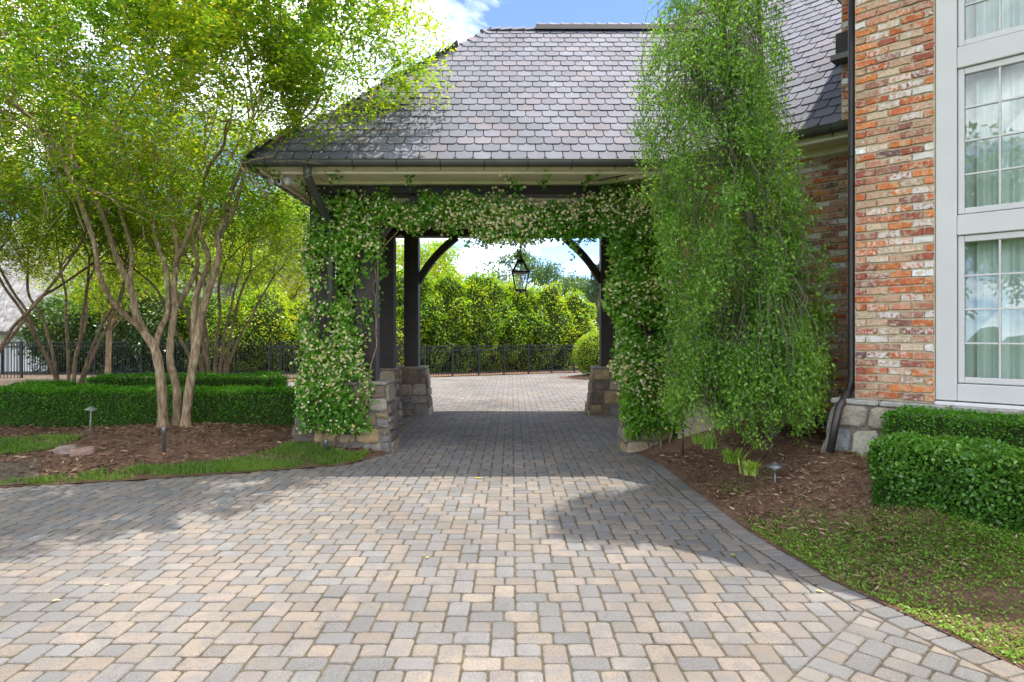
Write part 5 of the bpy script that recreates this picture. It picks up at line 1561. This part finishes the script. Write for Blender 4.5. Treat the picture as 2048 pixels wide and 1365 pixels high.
# ------------------------------------------------------------------ ground plants, mulch chips, grass
def scatter(n, x0, x1, y0, y1, fn):
    x, y = rng.uniform(x0, x1, n), rng.uniform(y0, y1, n); k = fn(x, y); return x[k], y[k]
def chips(name, x, y, zf, size=0.05, parent=None):
    n = len(x); z = zf(x, y) + rng.uniform(0.0, 0.012, n)
    w = rng.uniform(0, 6.28, n); d = np.stack([np.cos(w), np.sin(w), rng.normal(size=n) * 0.22], -1)
    nr = np.stack([rng.normal(size=n) * 0.4, rng.normal(size=n) * 0.4, np.ones(n)], -1)
    ln = size * rng.uniform(0.4, 1.5, n)
    return stuff(leaves(name, M['mulchchip'], np.stack([x, y, z], -1), d, nr, ln, ln * rng.uniform(0.12, 0.35, n), 0.4 + rng.normal(size=n) * 0.32, fold=0.05))
x, y = scatter(26000, -9.5, -1.8, 6.5, 11.0, lambda x, y: (y > edge_left(x) + 0.25) & (rng.uniform(0, 1, len(x)) < 0.9))
chips('mulch_chips', x, y, z_left, 0.078)
x, y = scatter(26000, 1.7, 4.2, 4.2, 9.6, lambda x, y: (x > edge_right(y) + 0.06) & (x + y < 10.9) & (x - edge_right(y) < 1.6))
chips('mulch_chips', x, y, z_right, 0.06)
def gmask(x, y):
    e = y - edge_left(x); p = np.stack([x, y, x * 0], -1); c = clump(p, 1.6, 0) * 0.18 + clump(p, 5, 2) * 0.1
    band = (e > 0.03) & (e < 0.52 + c + 0.75 * np.exp(-((x + 3.0) / 0.55) ** 2)) & (x > -5.75) & (x < -2.0)
    patch = (((x + 6.9) / 0.95) ** 2 + ((y - 9.0) / 0.5) ** 2 < 1 + c * 2)
    return (band | patch) & (rng.uniform(0, 1, len(x)) < 0.62 + 0.55 * clump(p, 3.4, 5) + 0.3 * clump(p, 9, 1))
x, y = scatter(150000, -8.2, -1.9, 7.0, 10, gmask)
n = len(x); d = np.stack([rng.normal(size=n) * 0.55, rng.normal(size=n) * 0.55, np.ones(n)], -1)
stuff(leaves('grass', M['grass'], np.stack([x, y, z_left(x, y) - 0.005], -1), d, rng.normal(size=(n, 3)), 0.066 * rng.uniform(0.35, 1.5, n), 0.008, 0.45 + clump(np.stack([x, y, x * 0], -1), 3, 1) * 0.2 + rng.normal(size=n) * 0.2))
# bare soil at the far left, a low sheet 4 mm proud of the bed
XS, YS = np.meshgrid(np.linspace(-9.2, -5.4, 40), np.linspace(0, 1, 14), indexing='ij')
YY = edge_left(XS) + 0.02 + YS * (1.25 + 0.25 * np.sin(XS * 2.1)) * np.clip((-5.35 - XS) / 0.7, 0.02, 1)
structure(grid_mesh('soil', M['soil'], XS, YY, lambda a, b: z_left(a, b) + 0.012))
# low ground cover on the right
def cmask(x, y):
    e = x - edge_right(y); p = np.stack([x, y, x * 0], -1); c = clump(p, 1.8, 1) * 0.5 + clump(p, 5.5, 3) * 0.35
    w = sstep(6.0, 4.9, y) * (e > -0.02 + 0.05 * c * (y > 4.2)) * sstep(2.0, 1.2, e)
    return (e > -0.03) & (rng.uniform(0, 1, len(x)) < w * (0.58 + c * 0.85))
x, y = scatter(120000, 1.9, 4.6, 2.6, 6.2, cmask)
x2, y2 = scatter(5000, 2.1, 3.3, 5.0, 7.5, lambda x, y: (x - edge_right(y) > 0.15) & (clump(np.stack([x, y, x * 0], -1), 3.2, 4) + rng.normal(size=len(x)) * 0.2 > 0.62))
x, y = np.concatenate([x, x2]), np.concatenate([y, y2])
n = len(x); w = rng.uniform(0, 6.28, n); d = np.stack([np.cos(w), np.sin(w), rng.uniform(0.05, 0.9, n)], -1)
stuff(leaves('ground_cover', M['cover'], np.stack([x, y, z_right(x, y) + rng.uniform(0, 0.025, n)], -1), d, np.stack([rng.normal(size=n) * 0.5, rng.normal(size=n) * 0.5, np.ones(n)], -1),
             0.024 * rng.uniform(0.6, 1.4, n), 0.012, 0.45 + clump(np.stack([x, y, x * 0], -1), 4, 2) * 0.2 + rng.normal(size=n) * 0.22))
# clumps of strap leaves
def strap(name, label, px, py, n, h, mat, seed, wd=0.012, tb_=0.5):
    r_ = np.random.default_rng(seed); d = 6.6
    for _ in range(30):
        q = P(px, py, d); zz_ = float(z_right(np.array(q.x), np.array(d))); d = (H - zz_) * F / (py - HZ)
    q = P(px, py, d); root = empty(name, (q.x, q.y, zz_), label, 'plant', 'young clumps in the right bed')
    vs, fs, ti = [], [], []
    for k in range(n):
        w = r_.uniform(0, 6.28); out = r_.uniform(0.25, 1.0) * h * 0.75; hh = h * r_.uniform(0.6, 1.1); b0 = r_.normal(size=2) * 0.03
        for i in range(6):
            t = i / 5; rr_ = out * t ** 1.3; z = hh * (1.35 * t - 0.55 * t * t * (1 + out / h * 0.6)); ww2 = wd * (1 - t ** 3) * 0.5 + 0.0006
            cx_, cy_ = b0[0] + math.cos(w) * rr_, b0[1] + math.sin(w) * rr_
            vs += [(cx_ - math.sin(w) * ww2, cy_ + math.cos(w) * ww2, z), (cx_ + math.sin(w) * ww2, cy_ - math.cos(w) * ww2, z)]
            if i: a = len(vs) - 4; fs.append((a, a + 1, a + 3, a + 2)); ti.append(tb_ + r_.normal() * 0.2)
    me = bpy.data.meshes.new('blades'); me.from_pydata(vs, [], fs); me.update(); at = me.attributes.new('tint', 'FLOAT', 'FACE')
    at.data.foreach_set('value', np.clip(np.array(ti, dtype=np.float32), 0, 1)); me.materials.append(M[mat]); me.shade_smooth()
    link('blades', me, root); return root
strap('lily_clump', 'bright green strap leaved clump in the mulch, left of the nearest yellow one', 1464, 926, 60, 0.20, 'lily', 1, 0.013, 0.35)
strap('lily_clump', 'yellow green arching clump in the mulch, left of the nearest path light', 1502, 950, 70, 0.18, 'lily', 2, 0.010, 0.75)
strap('lily_clump', 'small dull green clump in the shade below the weeping tree', 1418, 898, 40, 0.22, 'cover', 3, 0.009, 0.45)
strap('lily_clump', 'thin dull green clump beside the shaded path light', 1392, 888, 26, 0.17, 'cover', 4, 0.008, 0.5)
strap('lily_clump', 'sparse upright green shoots in front of the weeping trunk', 1512, 898, 14, 0.17, 'cover', 5, 0.009, 0.5)

# ------------------------------------------------------------------ path lights and small things
def place(px, py, zf, d=8.0):
    for _ in range(40):
        q = P(px, py, d); z = float(zf(np.array(q.x), np.array(d))); d = (H - z) * F / (py - HZ)
    q = P(px, py, d); return Vector((q.x, q.y, z))
def path_light(label, loc, h, r, mat, tilt=0.0):
    root = empty('path_light', loc, label, 'path light', 'path lights in the beds'); root.rotation_euler = (tilt * 0.4, tilt, 0)
    m = MB(); m.tube([(0, 0, -0.12), (0, 0, h - 0.02)], 0.011, 8); m.build('stem', M[mat], root, True)
    m = MB(); m.lathe([(0.0, h + 0.034), (0.012, h + 0.032), (0.016, h + 0.024), (0.032, h + 0.018), (r * 0.55, h + 0.008), (r, h - 0.012), (r * 0.98, h - 0.016), (0.02, h + 0.002), (0.0, h + 0.002)], 20)
    m.build('hat', M[mat], root, True)
    m = MB(); m.lathe([(0.0, h - 0.045), (0.017, h - 0.04), (0.019, h + 0.003)], 12); m.build('socket', M['plastic'], root, True)
    return root
M['lampgrey'] = m_simple('weathered_bronze', (0.16, 0.165, 0.17), 0.38, 0.25, 12, 0.5, 0.5)
M['lampgreen'] = m_simple('verdigris_bronze', (0.20, 0.22, 0.17), 0.5, 0.25, 12, 0.4, 0.3)
pos = place(1550, 1002, z_right); path_light('grey hat shaped path light standing in the right bed nearest the paving', pos, 0.345, 0.088, 'lampgrey')
pos = place(1366, 903, z_right); path_light('dark path light in the shade under the weeping tree', pos, 0.33, 0.085, 'bronze')
pos = place(180, 866, z_left); path_light('slightly tilted green tinged path light in front of the long left hedge', pos, 0.36, 0.085, 'lampgreen', 0.07)
def stub(label, px, py, h, zf):
    p = place(px, py, zf); root = empty('uplight', p, label, 'uplight', 'low uplights in the beds')
    m = MB(); m.lathe([(0.0, -0.1), (0.022, -0.1), (0.022, h * 0.6), (0.027, h * 0.62), (0.027, h - 0.01), (0.022, h), (0.019, h - 0.012), (0.0, h - 0.012)], 14); m.build('housing', M['lampgrey'], root, True)
    m = MB(); m.lathe([(0.0, h - 0.009), (0.018, h - 0.009)], 14); m.build('lens', M['lampglass'], root)
stub('short grey cylindrical uplight at the foot of the large tan trunks', 328, 889, 0.22, z_left)
stub('pale stub uplight in the mulch in front of the left stone pillar', 652, 906, 0.18, z_left)
# loose stones at the edge of the mulch
for (px, py, sx, sy, sz, rz_, lab, col) in ((133, 905, 0.25, 0.15, 0.085, 0.1, 'loose flat stone block lying in the grass patch, left one of the pair', (0.30, 0.22, 0.19)), (166, 908, 0.28, 0.13, 0.08, 0.45, 'loose reddish stone block leaning beside the left one of the pair', (0.30, 0.19, 0.15))):
    p = place(px, py, z_left); m = MB(); m.bbox(-sx / 2, sx / 2, -sy / 2, sy / 2, -0.03, sz, 0.022)
    r_ = random.Random(px); m.v = [(a + r_.uniform(-1, 1) * 0.008, b + r_.uniform(-1, 1) * 0.008, c + r_.uniform(-1, 1) * 0.006) for a, b, c in m.v]
    o = m.build('loose_stone', M['stone']); o.location = p; o.rotation_euler = (0.05, -0.08, rz_); o.color = (*col, 1)
    thing(o, lab, 'stone', 'loose stones')
# fallen leaves on the paving
def fallen(px, py, size, tint, lab, rz_):
    d = H * F / (py - HZ); q = P(px, py, d); m = MB()
    pts = [(-0.5, 0), (-0.25, 0.2), (0.1, 0.24), (0.5, 0), (0.1, -0.24), (-0.25, -0.2), (0.0, 0.0)]
    z = [0.004, 0.02, 0.022, 0.006, 0.02, 0.018, 0.002]
    vs = [(a * size, b * size, c * size * 4) for (a, b), c in zip(pts, z)]
    me = bpy.data.meshes.new('fallen_leaf'); me.from_pydata(vs, [], [(0, 6, 1), (1, 6, 2), (2, 6, 3), (3, 6, 4), (4, 6, 5), (5, 6, 0)]); me.update()
    at = me.attributes.new('tint', 'FLOAT', 'FACE'); at.data.foreach_set('value', np.full(6, tint, np.float32)); me.materials.append(M['fallen'])
    o = link('fallen_leaf', me); o.location = (q.x, q.y, 0.006); o.rotation_euler = (0, 0, rz_); thing(o, lab, 'leaf', 'fallen leaves on the paving')
for a in ((1467, 1112, 0.055, 0.5, 'yellow fallen leaf in the wedge of roof shadow on the paving', 0.4), (855, 1117, 0.045, 0.45, 'small yellow fallen leaf on the sunlit paving near the middle', 1.2),
          (1432, 990, 0.14, 0.05, 'long tan fallen leaf on the bed edge beside the tree shadow', 0.7), (1640, 1185, 0.06, 0.9, 'pale fallen leaf at the tip end of the roof shadow', -0.5),
          (113, 1203, 0.05, 0.95, 'pale fallen leaf on the paving at lower left', 0.2), (214, 1172, 0.04, 1.0, 'tiny whitish fallen leaf on the paving below the tree shadow', 0.9),
          (958, 958, 0.10, 0.4, 'small leaf sprig lying on the carport shadow edge', 0.1), (1528, 1057, 0.07, 0.15, 'curled tan leaf lying by the right paving edge', 1.4)):
    fallen(*a)
